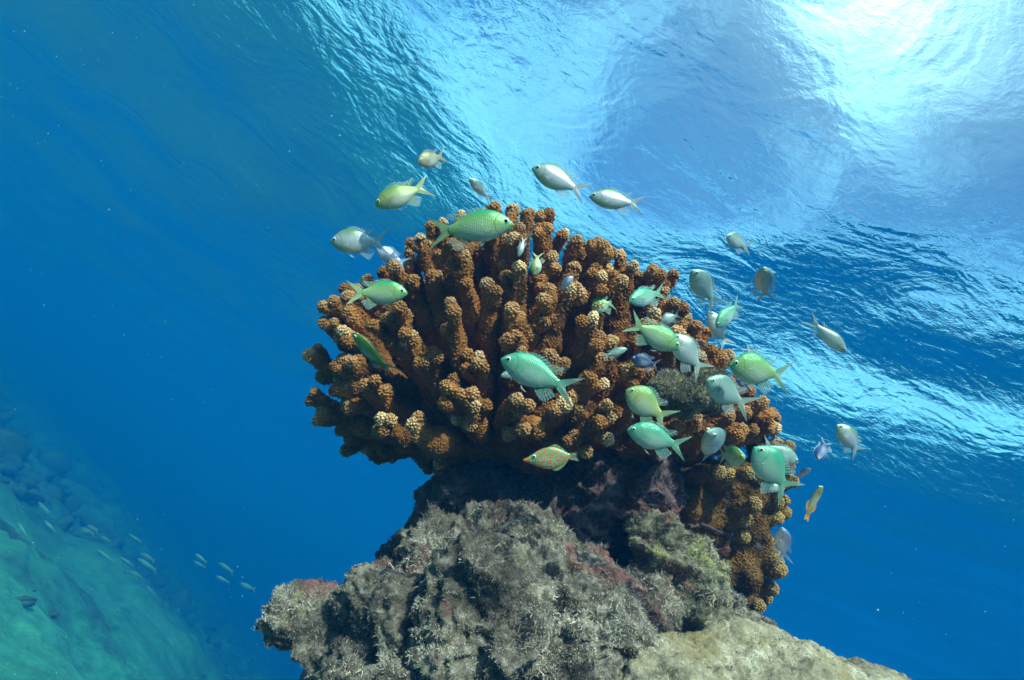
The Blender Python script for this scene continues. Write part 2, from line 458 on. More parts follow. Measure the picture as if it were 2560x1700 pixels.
rock('reef_pedestal', [(1350, 1290, .90, 300, 145, .13), (1165, 1275, .88, 100, 75, .07), (1500, 1230, .90, 240, 130, .11), (1700, 1300, .93, 150, 170, .10), (1290, 1200, .88, 150, 90, .08), (1195, 1190, .87, 72, 60, .05), (1640, 1420, .92, 210, 160, .10), (1380, 1460, .95, 420, 220, .16)],
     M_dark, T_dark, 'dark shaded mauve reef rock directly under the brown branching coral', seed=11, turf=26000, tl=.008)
rock('reef_boulder', [
    (1180, 1424, .72, 209, 85, .09), (1060, 1354, .74, 85, 65, .06), (1330, 1394, .72, 152, 70, .08), (1428, 1424, .72, 114, 60, .07),
    (1210, 1584, .62, 161, 190, .09), (1190, 1444, .60, 57, 70, .04), (1290, 1624, .58, 104, 130, .06), (1418, 1544, .66, 142, 110, .08), (1518, 1584, .68, 76, 110, .06),
    (1020, 1524, .68, 123, 110, .09), (938, 1524, .70, 58, 75, .06), (998, 1654, .66, 142, 90, .09), (885, 1640, .68, 85, 52, .045), (825, 1606, .69, 66, 46, .042), (775, 1580, .69, 52, 46, .04), (738, 1560, .69, 40, 44, .034),
    (1100, 1724, .62, 237, 110, .10), (1400, 1704, .60, 171, 120, .08), (1130, 1864, .66, 313, 150, .14), (1240, 1674, .56, 80, 75, .04)],
    M_grey, T_grey, 'large grey boulder furred with pale algae, its blunt horn pointing out over the blue', vox=.0028, turf=95000, tl=.0038, seed=21, fronds=420)
rock('reef_boulder', [(1650, 1400, .76, 100, 85, .06), (1690, 1470, .75, 85, 90, .06), (1600, 1340, .78, 70, 50, .05), (1745, 1400, .79, 45, 80, .04), (1640, 1310, .80, 50, 40, .04)],
     M_lime, T_lime, 'yellow-green crusted rock standing beneath the right side of the coral', seed=33, turf=16000, tl=.006)
rock('reef_boulder', [(1790, 1545, .74, 60, 40, .04), (1840, 1570, .73, 65, 38, .04), (1690, 1560, .72, 55, 38, .04), (1830, 1505, .76, 35, 35, .03), (1750, 1590, .72, 150, 45, .06)],
     M_grey, T_grey, 'low knobbly rock heap between the limy rock and the sandy slab', seed=44, turf=12000, tl=.006)
rock('reef_boulder', [(1640, 1500, .70, 38, 55, .03), (1615, 1470, .72, 30, 30, .025)],
     M_grey, T_grey, 'narrow grey stone wedged upright beside the big furred boulder', seed=47, turf=3500, tl=.006)
rock('sandy_slab', [(1895, 1872, .60, 420, 215, .17), (1685, 1832, .58, 210, 190, .12), (2140, 1842, .66, 250, 140, .12), (2000, 1787, .66, 210, 100, .10), (1755, 1777, .62, 130, 90, .07), (2280, 1852, .70, 150, 90, .07)],
     M_slab, T_lime, 'pale sand-dusted slab sloping down into the blue at the bottom of the reef', disp=[(.016, 7, 3, 'n'), (.006, 34, 3, 'n'), (.003, 90, 3, 'pit')], seed=55, turf=16000, tl=.0035)
# the outcrop's foot, out of the picture, that carries everything down to the sea floor
foot_c = npv(P(1400, 1500, .95)); 
def build_foot():
    iv, fi = ico(); Vs, Fs, n = [], [], 0
    for k in range(6):
        c = foot_c + np.array([0, 0, -.28 - .26 * k]); r = .30 + .07 * k
        Vs.append(c + iv * r * np.array([1, 1, .8])); Fs.append(fi + n); n += len(iv)
    V = np.vstack(Vs); V = V + .05 * fbm(V * 6, 4, 5)[:, None] * (V - foot_c)
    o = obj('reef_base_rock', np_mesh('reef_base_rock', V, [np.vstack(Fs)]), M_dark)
    tag(o, 'broad dark foot of the outcrop going down to the sea floor', 'rock')
build_foot()

# ------------------------------------------------------------------ corals
def mat_coral(name, shaft, tan, pale):
    m, t, p = new_mat(name)
    def attr(n):
        a = t.nodes.new('ShaderNodeAttribute'); a.attribute_name = n; return a.outputs['Fac']
    tcn = t.nodes.new('ShaderNodeTexCoord')
    r = t.nodes.new('ShaderNodeValToRGB'); e = r.color_ramp.elements
    e[0].position = .05; e[0].color = (*shaft, 1); e[1].position = .98; e[1].color = (*tan, 1); e.new(.72).color = (shaft[0] * 1.35, shaft[1] * 1.4, shaft[2] * 1.4, 1)
    t.links.new(attr('growth'), r.inputs[0])
    # paler polyp tips, strongest on the growing ends
    mul = t.nodes.new('ShaderNodeMath'); mul.operation = 'MULTIPLY'
    gp = t.nodes.new('ShaderNodeMath'); gp.operation = 'POWER'; gp.inputs[1].default_value = 5.0
    t.links.new(attr('growth'), gp.inputs[0]); t.links.new(attr('polyp'), mul.inputs[0]); t.links.new(gp.outputs[0], mul.inputs[1])
    add = t.nodes.new('ShaderNodeMath'); add.operation = 'MULTIPLY_ADD'; add.inputs[1].default_value = .05
    t.links.new(attr('polyp'), add.inputs[0]); t.links.new(mul.outputs[0], add.inputs[2])
    cl_ = t.nodes.new('ShaderNodeClamp'); t.links.new(add.outputs[0], cl_.inputs[0])
    mixn = t.nodes.new('ShaderNodeMix'); mixn.data_type = 'RGBA'
    t.links.new(cl_.outputs[0], mixn.inputs[0]); t.links.new(r.outputs[0], mixn.inputs[6]); mixn.inputs[7].default_value = (*pale, 1)
    n = t.nodes.new('ShaderNodeTexNoise'); n.inputs['Scale'].default_value = 28; n.inputs['Detail'].default_value = 5
    t.links.new(tcn.outputs['Object'], n.inputs['Vector'])
    mr = t.nodes.new('ShaderNodeMapRange'); mr.inputs[1].default_value = .3; mr.inputs[2].default_value = .7; mr.inputs[3].default_value = .6; mr.inputs[4].default_value = 1.3
    t.links.new(n.outputs['Fac'], mr.inputs[0])
    vm = t.nodes.new('ShaderNodeVectorMath'); vm.operation = 'SCALE'
    t.links.new(mixn.outputs[2], vm.inputs[0]); t.links.new(mr.outputs[0], vm.inputs['Scale'])
    t.links.new(vm.outputs[0], p.inputs['Base Color'])
    p.inputs['Roughness'].default_value = .75
    p.inputs['Specular IOR Level'].default_value = .2
    b = t.nodes.new('ShaderNodeBump'); b.inputs['Strength'].default_value = .6; b.inputs['Distance'].default_value = .001
    n2 = t.nodes.new('ShaderNodeTexNoise'); n2.inputs['Scale'].default_value = 700; t.links.new(tcn.outputs['Object'], n2.inputs['Vector'])
    t.links.new(n2.outputs['Fac'], b.inputs['Height']); t.links.new(b.outputs[0], p.inputs['Normal'])
    return m

class Acc:
    def __init__(s): s.V, s.Q, s.T, s.g, s.p, s.n = [], [], [], [], [], 0
    def add(s, V, Q, T, g, p):
        s.V.append(V); s.g.append(g); s.p.append(p)
        if Q is not None: s.Q.append(Q + s.n)
        if T is not None: s.T.append(T + s.n)
        s.n += len(V)
    def mesh(s, name, origin):
        V = np.vstack(s.V) - origin
        return np_mesh(name, V, [np.vstack(s.Q), np.vstack(s.T)], attrs={'growth': np.concatenate(s.g), 'polyp': np.concatenate(s.p)})
# a wart: two rings of six and an apex
_a6 = np.arange(6) * math.pi / 3
_dome = np.vstack([np.stack([np.cos(_a6), np.sin(_a6), np.full(6, -.25)], 1), np.stack([.82 * np.cos(_a6 + .5), .82 * np.sin(_a6 + .5), np.full(6, .62)], 1), [[0, 0, 1.0]]])
_dq = np.array([[i, (i + 1) % 6, 6 + (i + 1) % 6, 6 + i] for i in range(6)])
_dt = np.array([[6 + i, 6 + (i + 1) % 6, 12] for i in range(6)])
_dp = np.array([0.] * 6 + [.75] * 6 + [1.])
def warts(acc, pos, nor, rad_, g):
    k = len(pos)
    if not k: return
    nor = nor / np.linalg.norm(nor, axis=1)[:, None]
    ref = np.where(np.abs(nor[:, 2:3]) < .9, np.array([[0, 0, 1.]]), np.array([[1., 0, 0]]))
    u = np.cross(ref, nor); u /= np.linalg.norm(u, axis=1)[:, None]; v = np.cross(nor, u)
    d = _dome[None]
    V = pos[:, None] + rad_[:, None, None] * (u[:, None] * d[..., :1] + v[:, None] * d[..., 1:2] + nor[:, None] * d[..., 2:] * 1.15)
    off = np.arange(k)[:, None, None] * 13
    acc.add(V.reshape(-1, 3), (_dq[None] + off).reshape(-1, 4), (_dt[None] + off).reshape(-1, 3), np.repeat(g, 13), np.tile(_dp, k))
def tube(acc, pts, rads, g0, g1, rng, spacing=.0041, wart=.0020, skip=.0, flat=1.0):
    pts = np.asarray(pts, float); rads = np.asarray(rads, float); n = len(pts)
    tan = np.gradient(pts, axis=0); tan /= np.linalg.norm(tan, axis=1)[:, None]
    ref = npv(Fw) + .3 * rng.normal(size=3)
    nn = ref - tan * (tan @ ref)[:, None]; nn /= np.linalg.norm(nn, axis=1)[:, None]
    bb = np.cross(tan, nn)
    seg = 12; th = np.arange(seg) * 2 * math.pi / seg
    # rounded end
    k = 4; e = np.arange(1, k + 1) / k * math.pi / 2
    cp = pts[-1] + tan[-1] * (rads[-1] * np.sin(e))[:, None]
    cr_ = rads[-1] * np.maximum(np.cos(e), .02)
    C = np.vstack([pts, cp]); R_ = np.concatenate([rads, cr_])
    NN = np.vstack([nn, np.repeat(nn[-1:], k, 0)]); BB = np.vstack([bb, np.repeat(bb[-1:], k, 0)])
    V = C[:, None] + R_[:, None, None] * (NN[:, None] * np.cos(th)[None, :, None] + BB[:, None] * np.sin(th)[None, :, None] * flat)
    m = len(C); V = V.reshape(-1, 3)
    dirv = V - np.repeat(C, seg, 0)
    V = V + dirv * (.34 * vnoise(V * 46, 5))[:, None]
    idx = np.arange(m * seg).reshape(m, seg)
    Q = np.stack([idx[:-1], np.roll(idx, -1, 1)[:-1], np.roll(idx, -1, 1)[1:], idx[1:]], -1).reshape(-1, 4)
    Lr = np.concatenate([[0], np.cumsum(np.linalg.norm(np.diff(pts, axis=0), axis=1))])
    g = np.concatenate([g1 * np.clip(1 - (Lr[-1] - Lr) / .036, 0, 1), np.full(k, g1)])
    acc.add(V, Q, np.stack([idx[-1], np.roll(idx[-1], -1), np.full(seg, idx[-1, 0])], 1)[1:-1], np.repeat(g, seg), np.zeros(m * seg))
    # warts on the shaft
    L = np.concatenate([[0], np.cumsum(np.linalg.norm(np.diff(pts, axis=0), axis=1))])
    ss = np.arange(L[-1] * skip, L[-1], spacing * .9)
    P_, N_, R2, G = [], [], [], []
    for i, s in enumerate(ss):
        f = np.interp(s, L, np.arange(n)); a = int(min(f, n - 2)); w = f - a
        c = pts[a] * (1 - w) + pts[a + 1] * w; r = rads[a] * (1 - w) + rads[a + 1] * w
        cnt = max(5, int(2 * math.pi * r / spacing))
        t = (np.arange(cnt) + .5 * (i % 2)) * 2 * math.pi / cnt + rng.normal(size=cnt) * .16
        ra = nn[a] * np.cos(t)[:, None] + bb[a] * np.sin(t)[:, None] * flat
        jit = rng.normal(size=(cnt, 1)) * spacing * .32
        q = c + ra * r + tan[a] * jit
        q = q + ra * r * (.34 * vnoise(q * 46, 5))[:, None]
        gg = g1 * max(0, 1 - (L[-1] - s) / .036)
        P_.append(q); N_.append(ra + tan[a] * .55); G.append(np.full(cnt, gg))
        R2.append(wart * rng.uniform(.45, 1.25, cnt) * (.80 + .28 * gg ** 3))
    # warts on the end
    r = rads[-1]; cnt = max(10, int(2 * math.pi * r * r / (spacing * spacing * .80)))
    i = np.arange(cnt); z = 1 - (i + .5) / cnt; ph = i * 2.399963
    q = np.sqrt(1 - z * z)
    dv = tan[-1] * z[:, None] + (nn[-1] * np.cos(ph)[:, None] + bb[-1] * np.sin(ph)[:, None] * flat) * q[:, None]
    P_.append(pts[-1] + dv * r); N_.append(dv); G.append(np.full(cnt, min(1, g1 + .05))); R2.append(wart * rng.uniform(.6, 1.35, cnt) * 1.1)
    warts(acc, np.vstack(P_), np.vstack(N_), np.concatenate(R2), np.concatenate(G))
def bez(a, b, c, n):
    t = np.linspace(0, 1, n)[:, None]
    return a * (1 - t) ** 2 + 2 * b * t * (1 - t) + c * t * t

M_coral = mat_coral('coral', (.26, .088, .016), (.42, .175, .048), (.80, .53, .32))
M_coral_low = mat_coral('coral_low', (.14, .060, .011), (.25, .13, .030), (.50, .32, .14))
DC = .82
SIL = [(1154,521),(1103,541),(1078,552),(1043,584),(1068,590),(1019,605),(1229,512),(1283,510),(1301,556),(1325,517),(1352,527),(1284,582),(1372,560),
 (976,650),(955,664),(971,682),(909,688),(883,707),(858,729),(823,742),(824,768),(853,758),(800,800),(930,755),
 (1417,572),(1446,586),(1465,602),(1500,592),(1520,605),(1452,630),(1388,624),(1551,627),(1584,651),(1592,675),(1630,662),(1646,696),(1681,688),(1691,745),(1720,780),
 (1748,806),(1774,822),(1793,865),(1828,881),(1863,967),(1886,973),(1918,1005),(1934,1034),(1953,1043),(1950,1070),(1905,1088),
 (762,880),(776,973),(789,1035),(840,1072),(968,1149),(1038,1165),(869,1100),(1000,1130),(905,1118),(1062,1140),(940,1085),(1085,1165)]
FRONT = [(850,822),(930,800),(992,752),(1019,830),(1127,738),(1217,696),(1300,655),(1296,780),(1296,828),(1509,677),(1567,690),(1378,715),(1374,755),(1433,712),(1493,780),(1608,800),(1640,770),(1707,818),
 (1758,880),(1541,845),(1513,887),(1379,873),(1570,918),(1630,925),(1516,950),(1541,1040),(1529,1093),(1701,1058),(1752,1036),(1831,1023),(1867,1068),
 (856,886),(837,943),(856,1001),(907,956),(945,1042),(1022,1058),(1032,1090),(1092,1109),(1006,835),(1111,956),(1271,1080),(1290,988),(1200,880),(1160,620),(1440,660),(1185,1005),(1350,1062),(1425,1000),(1448,1090),(1130,1045),(1420,900),(1085,880)]
def coral_tip_depth(px, py):
    rr = min(1, math.hypot((px - 1340) / 620, (py - 900) / 420))
    return DC - .085 * math.sqrt(1 - rr * rr)
def build_coral():
    rng = np.random.default_rng(5)
    base = npv(P(1260, 1120, DC + .05))
    root = bpy.data.objects.new('branching_coral', None); link(root); root.location = base
    tag(root, 'large brown branching coral head with pale knobbly tips, spread like a fan on the rock', 'coral')
    V, N, F = blob_verts([(1270, 1090, DC + .08, 230, 90, .08), (1500, 1060, DC + .09, 230, 90, .08), (1060, 1010, DC + .07, 120, 90, .06), (1350, 960, DC + .10, 300, 150, .07), (1690, 1070, DC + .10, 120, 80, .05)], .006, [(.02, 12, 3, 'n'), (.006, 60, 3, 'n')], 3)
    z = np.zeros(len(V))
    acc = Acc(); acc.add(V, F, None, z, z)
    n_, ar = tri_normals(V, F); ix = rng.choice(len(F), 9000, p=ar / ar.sum())
    warts(acc, V[F[ix]].mean(1), n_[ix], rng.uniform(.0016, .0026, 9000), np.full(9000, .1))
    obj('coral_base', acc.mesh('coral_base', base), M_coral, root)
    tips = [(x, y, DC + rng.uniform(-.03, .05), 0) for x, y in SIL] + [(x, y, coral_tip_depth(x, y) + rng.uniform(-.015, .02), 1) for x, y in FRONT]
    # neighbouring tips share one trunk, as forks of the same branch
    left = list(range(len(tips))); groups = []
    order = sorted(left, key=lambda i: (tips[i][0], tips[i][1]))
    while order:
        i = order.pop(0); grp = [i]
        near = sorted(order, key=lambda j: math.hypot(tips[j][0] - tips[i][0], tips[j][1] - tips[i][1]))
        for j in near[:2]:
            if math.hypot(tips[j][0] - tips[i][0], tips[j][1] - tips[i][1]) < 88 and abs(tips[j][2] - tips[i][2]) < .05 and (len(grp) < 2 or rng.random() < .6):
                grp.append(j); order.remove(j)
        groups.append([tips[j] for j in grp])
    for grp in groups:
        acc = Acc()
        mx_, my_, md_ = [sum(t[k] for t in grp) / len(grp) for k in range(3)]
        bx = (1250 + max(-150, (mx_ - 1300) * .30)) if mx_ < 1570 else 1500 + (mx_ - 1570) * .42
        by = 1100 - 30 * rng.random() + (mx_ > 1600) * 25
        b = npv(P(bx, by, DC + .05 + rng.uniform(-.01, .02))); m_ = npv(P(mx_, my_, md_))
        ctl = (b + m_) / 2 + npv(Fw) * ((md_ - DC) * .35) + rng.normal(size=3) * .009 + npv(Up) * .004
        full = bez(b, ctl, m_, 60)
        cut = int(60 * (rng.uniform(.50, .66) if len(grp) > 1 else .62))
        fork = full[cut]; Lt = np.linalg.norm(np.diff(full[:cut + 1], axis=0), axis=1).sum()
        n = max(5, int(Lt / .013))
        pts = full[np.linspace(0, cut, n).astype(int)] + rng.normal(size=(n, 3)) * .0012
        fat = .0165 + .0035 * (len(grp) - 1)
        tube(acc, pts, np.linspace(fat + .003, fat, n), .0, .02, rng, skip=.08, flat=rng.uniform(.72, .95))
        dirn = full[cut] - full[cut - 4]; dirn /= np.linalg.norm(dirn)
        for px, py, d, front in grp:
            t = npv(P(px, py, d)); t = t - (t - fork) / np.linalg.norm(t - fork) * .010
            L = np.linalg.norm(t - fork); q0 = fork - dirn * .012
            n = max(6, int(L / .011)); u = np.linspace(0, 1, n)
            pts = bez(q0, fork + dirn * L * .45, t, n) + rng.normal(size=(n, 3)) * .0013
            r1 = rng.uniform(.0072, .0102)
            rads = np.interp(u, [0, .4, .8, 1], [.0180, .0155, .0112, r1])
            tube(acc, pts, rads, .0, rng.uniform(.60, 1.0), rng, flat=rng.uniform(.75, 1.0))
            for k in range(rng.integers(1, 5) if L > .04 else 1):
                f = rng.uniform(.45, .97); j = int(f * (n - 1)); tg = pts[min(j + 1, n - 1)] - pts[max(j - 1, 0)]; tg /= np.linalg.norm(tg)
                side = rng.normal(size=3) - npv(Fw) * .3; side -= tg * (side @ tg); side /= np.linalg.norm(side)
                l = rng.uniform(.010, .030) * (1.15 - .6 * max(0, f - .55) / .42)
                q1 = pts[j] + side * (rads[j] * .8 + l * .35) + tg * l * 1.0
                tube(acc, bez(pts[j], pts[j] + side * (rads[j] * .8 + l * .3) + tg * l * .3, q1, 5), np.full(5, rng.uniform(.0062, .0092)), f, rng.uniform(.30, .80), rng, skip=.35)
        obj('branch', acc.mesh('branch', base), M_coral, root)
    print('coral branches', len(groups))
    # the dark inner branches that close the gaps
    acc = Acc()
    for k in range(60):
        s = tips[rng.integers(0, len(SIL))]
        f = rng.uniform(.70, .93); px = 1300 + (s[0] - 1300) * f; py = 960 + (s[1] - 960) * f
        if k < 8: px, py = [(1165, 600), (1195, 590), (1225, 610), (1180, 660), (1210, 680), (1255, 600), (1140, 640), (1240, 720)][k]
        b = npv(P(1260 + (px - 1300) * .55, 1090, DC + .09)); t = npv(P(px, py, DC + rng.uniform(.05, .13)))
        L = np.linalg.norm(t - b); n = max(6, int(L / .016))
        pts = bez(b, (b + t) / 2 + rng.normal(size=3) * .01, t, n)
        tube(acc, pts, np.linspace(.02, .011, n), 0, .8, rng, skip=.3, spacing=.007, wart=.0032)
    o = obj('inner_branches', acc.mesh('inner_branches', base), M_coral, root); o['kind'] = 'stuff'
build_coral()

LOW = [(1945,1108),(1976,1117),(1976,1164),(1983,1203),(1902,1195),(1875,1183),(1964,1250),(1945,1256),(1968,1281),(1945,1294),(1913,1298),(1863,1343),(1925,1358),(1940,1385),(1945,1402),(1952,1424),(1935,1434),(1933,1471),(1920,1495),(1900,1515),(1878,1525),(1830,1190),(1800,1180),(1890,1260),(1870,1300)]
def build_low_coral():
    rng = np.random.default_rng(8)
    base = npv(P(1830, 1330, .90))
    root = bpy.data.objects.new('branching_coral', None); link(root); root.location = base
    tag(root, 'ochre plate-like coral with stubby lobes hanging down the right flank of the rock', 'coral')
    V, N, F = blob_verts([(1830, 1215, .87, 100, 72, .045), (1812, 1310, .865, 105, 90, .045), (1832, 1400, .86, 92, 85, .04), (1850, 1465, .86, 52, 54, .03), (1740, 1230, .88, 90, 90, .05)], .004, [(.010, 16, 3, 'n'), (.0035, 70, 3, 'n')], 13)
    z = np.zeros(len(V)); acc = Acc()
    acc.add(V, F, None, z + .25, z)
    n, ar = tri_normals(V, F); idx = rng.choice(len(F), 5200, p=ar / ar.sum())
    warts(acc, V[F[idx]].mean(1), n[idx], np.full(5200, .0019) * rng.uniform(.8, 1.2, 5200), np.full(5200, .3))
    obj('coral_base', acc.mesh('coral_base', base), M_coral_low, root)
    for px, py in LOW:
        acc = Acc()
        d = .845 + rng.uniform(-.03, .02) - (.03 if px < 1910 else 0)
        t = npv(P(px - 4, py, d)); b = npv(P(px - 75 + rng.uniform(-10, 10), py + rng.uniform(0, 35) - (20 if py > 1440 else 0), .86))
        pts = bez(b, (b + t) / 2 + rng.normal(size=3) * .004, t, 7)
        tube(acc, pts, np.linspace(.015, rng.uniform(.0072, .0098), 7), .2, .9, rng, spacing=.0038, wart=.0017)
        obj('branch', acc.mesh('branch', base), M_coral_low, root)
build_low_coral()

def build_dead_coral():
    rng = np.random.default_rng(9)
    root, V, F = rock('dead_coral', [(1665, 965, .70, 45, 32, .03), (1640, 985, .70, 35, 25, .02), (1735, 990, .69, 62, 30, .03), (1775, 955, .69, 38, 26, .02), (1705, 1015, .70, 45, 28, .025), (1770, 985, .72, 40, 40, .03)],
         M_lime, T_lime, 'dead grey-green coral stubs furred with algae among the brown branches', 'coral', vox=.003, disp=[(.006, 30, 3, 'n'), (.002, 110, 2, 'pit')], seed=66, turf=9000, tl=.006)
build_dead_coral()
# ------------------------------------------------------------------ fish
def mat_fish(name, back, side, belly, spots=None, head=None, pearl=0.0):
    m, t, p = new_mat(name)
    tcn = t.nodes.new('ShaderNodeTexCoord')
    sx = t.nodes.new('ShaderNodeSeparateXYZ'); t.links.new(tcn.outputs['Object'], sx.inputs[0])
    def mth(op, a, b=None, c=None):
        n = t.nodes.new('ShaderNodeMath'); n.operation = op
        for i, v in enumerate((a, b, c)):
            if v is None: continue
            if isinstance(v, (int, float)): n.inputs[i].default_value = v
            else: t.links.new(v, n.inputs[i])
        return n.outputs[0]
    def rng_(v, a, b, c=0., d=1.):
        n = t.nodes.new('ShaderNodeMapRange'); n.interpolation_type = 'SMOOTHSTEP'
        t.links.new(v, n.inputs[0])
        for i, x in enumerate((a, b, c, d)): n.inputs[i + 1].default_value = x
        return n.outputs[0]
    def mix(f, a, b, typ='MIX'):
        n = t.nodes.new('ShaderNodeMix'); n.data_type = 'RGBA'; n.blend_type = typ
        if isinstance(f, (int, float)): n.inputs[0].default_value = f
        else: t.links.new(f, n.inputs[0])
        for i, x in ((6, a), (7, b)):
            if isinstance(x, tuple): n.inputs[i].default_value = (*x, 1)
            else: t.links.new(x, n.inputs[i])
        return n.outputs[2]
    X, Z = sx.outputs[0], sx.outputs[2]
    c = mix(rng_(Z, -.12, .02), belly, side)
    c = mix(rng_(Z, .05, .20), c, back)
    c = mix(rng_(X, .22, .02, 0, .45), c, head or back)
    fl = mth('MULTIPLY', mth('MULTIPLY', rng_(Z, -.16, -.04), rng_(Z, .09, .0)), mth('MULTIPLY', rng_(X, .2, .36), rng_(X, .72, .5)))
    c = mix(mth('MULTIPLY', fl, .35 + .3 * pearl), c, (.70, .74, .72) if not pearl else (.80, .76, .88))
    # rows of scales
    cx = t.nodes.new('ShaderNodeCombineXYZ')
    t.links.new(mth('MULTIPLY', X, 46), cx.inputs[0]); t.links.new(mth('MULTIPLY', Z, 58), cx.inputs[1])
    vo = t.nodes.new('ShaderNodeTexVoronoi'); vo.inputs['Scale'].default_value = 1; vo.inputs['Randomness'].default_value = .35
    t.links.new(cx.outputs[0], vo.inputs['Vector'])
    body = rng_(X, .19, .24)
    sc = mth('MULTIPLY', rng_(vo.outputs['Distance'], .15, .62), mth('MULTIPLY', body, .11))
    c = mix(sc, c, (back[0] * .6, back[1] * .6, back[2] * .6))
    if spots:
        co = t.nodes.new('ShaderNodeCombineXYZ')
        t.links.new(mth('MULTIPLY', X, 19), co.inputs[0]); t.links.new(mth('MULTIPLY', Z, 21), co.inputs[1])
        v2 = t.nodes.new('ShaderNodeTexVoronoi'); v2.inputs['Scale'].default_value = 1; v2.inputs['Randomness'].default_value = .42
        t.links.new(co.outputs[0], v2.inputs['Vector'])
        c = mix(rng_(v2.outputs['Distance'], .50, .38), c, spots)
        c = mix(rng_(X, .14, .03), c, spots)
    # edge of the gill cover and the mouth
    gx = mth('MULTIPLY', mth('SUBTRACT', X, .08), 1.0)
    rr = mth('SQRT', mth('ADD', mth('MULTIPLY', gx, gx), mth('MULTIPLY', mth('MULTIPLY', Z, Z), .8)))
    arc = rng_(mth('ABSOLUTE', mth('SUBTRACT', rr, .135)), .009, .002)
    arc = mth('MULTIPLY', arc, mth('GREATER_THAN', X, .12))
    mo = mth('MULTIPLY', rng_(mth('ABSOLUTE', mth('ADD', Z, mth('MULTIPLY_ADD', X, .35, .006))), .007, .002), mth('LESS_THAN', X, .045))
    c = mix(mth('MULTIPLY', mth('MAXIMUM', arc, mo), .55), c, (back[0] * .25, back[1] * .25, back[2] * .25))
    t.links.new(c, p.inputs['Base Color'])
    p.inputs['Roughness'].default_value = .28
    p.inputs['Metallic'].default_value = .12 + .25 * pearl
    p.inputs['Coat Weight'].default_value = .35; p.inputs['Coat Roughness'].default_value = .25
    p.inputs['Specular IOR Level'].default_value = .55
    b = t.nodes.new('ShaderNodeBump'); b.inputs['Strength'].default_value = .22; b.inputs['Distance'].default_value = .004; b.invert = True
    t.links.new(vo.outputs['Distance'], b.inputs['Height']); t.links.new(b.outputs[0], p.inputs['Normal'])
    return m
def mat_fin(name, col, edge, alpha=.55):
    m, t, p = new_mat(name)
    at = t.nodes.new('ShaderNodeAttribute'); at.attribute_name = 'ray'
    ar = t.nodes.new('ShaderNodeAttribute'); ar.attribute_name = 'out'
    mixn = t.nodes.new('ShaderNodeMix'); mixn.data_type = 'RGBA'
    t.links.new(ar.outputs['Fac'], mixn.inputs[0]); mixn.inputs[6].default_value = (*col, 1); mixn.inputs[7].default_value = (*edge, 1)
    t.links.new(mixn.outputs[2], p.inputs['Base Color'])
    w = t.nodes.new('ShaderNodeMath'); w.operation = 'SINE'; s = t.nodes.new('ShaderNodeMath'); s.operation = 'MULTIPLY'; s.inputs[1].default_value = 62.8
    t.links.new(at.outputs['Fac'], s.inputs[0]); t.links.new(s.outputs[0], w.inputs[0])
    a = t.nodes.new('ShaderNodeMath'); a.operation = 'MULTIPLY_ADD'; a.inputs[1].default_value = .16; a.inputs[2].default_value = alpha
    t.links.new(w.outputs[0], a.inputs[0])
    f = t.nodes.new('ShaderNodeMath'); f.operation = 'MULTIPLY_ADD'; f.inputs[1].default_value = -.28
    t.links.new(ar.outputs['Fac'], f.inputs[0]); t.links.new(a.outputs[0], f.inputs[2])
    t.links.new(f.outputs[0], p.inputs['Alpha'])
    p.inputs['Roughness'].default_value = .4
    return m
def plain(name, col, rough=.2, metal=0.):
    m, t, p = new_mat(name); p.inputs['Base Color'].default_value = (*col, 1); p.inputs['Roughness'].default_value = rough; p.inputs['Metallic'].default_value = metal
    return m
M_iris = plain('fish_iris', (.62, .66, .60), .25)
M_pupil = plain('fish_pupil', (.004, .004, .006), .08)
VAR = {
 'green': ((.015, .33, .13), (.32, .50, .19), (.52, .56, .44)),
 'teal': ((.010, .34, .20), (.17, .43, .30), (.46, .56, .54)),
 'yellow': ((.09, .30, .10), (.43, .48, .17), (.56, .55, .44)),
 'pearl': ((.13, .30, .06), (.66, .66, .74), (.60, .55, .42)),
 'grey': ((.14, .28, .25), (.38, .50, .47), (.56, .60, .56)),
 'silver': ((.25, .34, .30), (.62, .70, .66), (.72, .74, .70)),
 'blue': ((.012, .03, .12), (.03, .06, .20), (.08, .12, .26)),
 'violet': ((.22, .28, .42), (.46, .48, .74), (.60, .60, .72)),
 'olive': ((.05, .13, .02), (.12, .23, .035), (.19, .19, .08)),
 'tan': ((.24, .20, .10), (.36, .31, .17), (.48, .45, .33)),
}
FM, FF, FP, FT = {}, {}, {}, {}
for k, (a, b, c) in VAR.items():
    FM[k] = mat_fish('fish_skin_' + k, a, b, c, pearl=1.0 if k in ('pearl', 'silver', 'violet') else 0)
    FT[k] = mat_fin('fish_tail_' + k, tuple(.25 * x + .75 * y for x, y in zip(a, b)), tuple(.5 * x + .25 for x in b), .88)
    FP[k] = mat_fin('fish_pectoral_' + k, tuple(.5 * x + .5 * y for x, y in zip(b, c)), b, .30)
    FF[k] = mat_fin('fish_fin_' + k, tuple(.35 * x + .65 * y for x, y in zip(a, b)), (.52, .62, .70), .46)

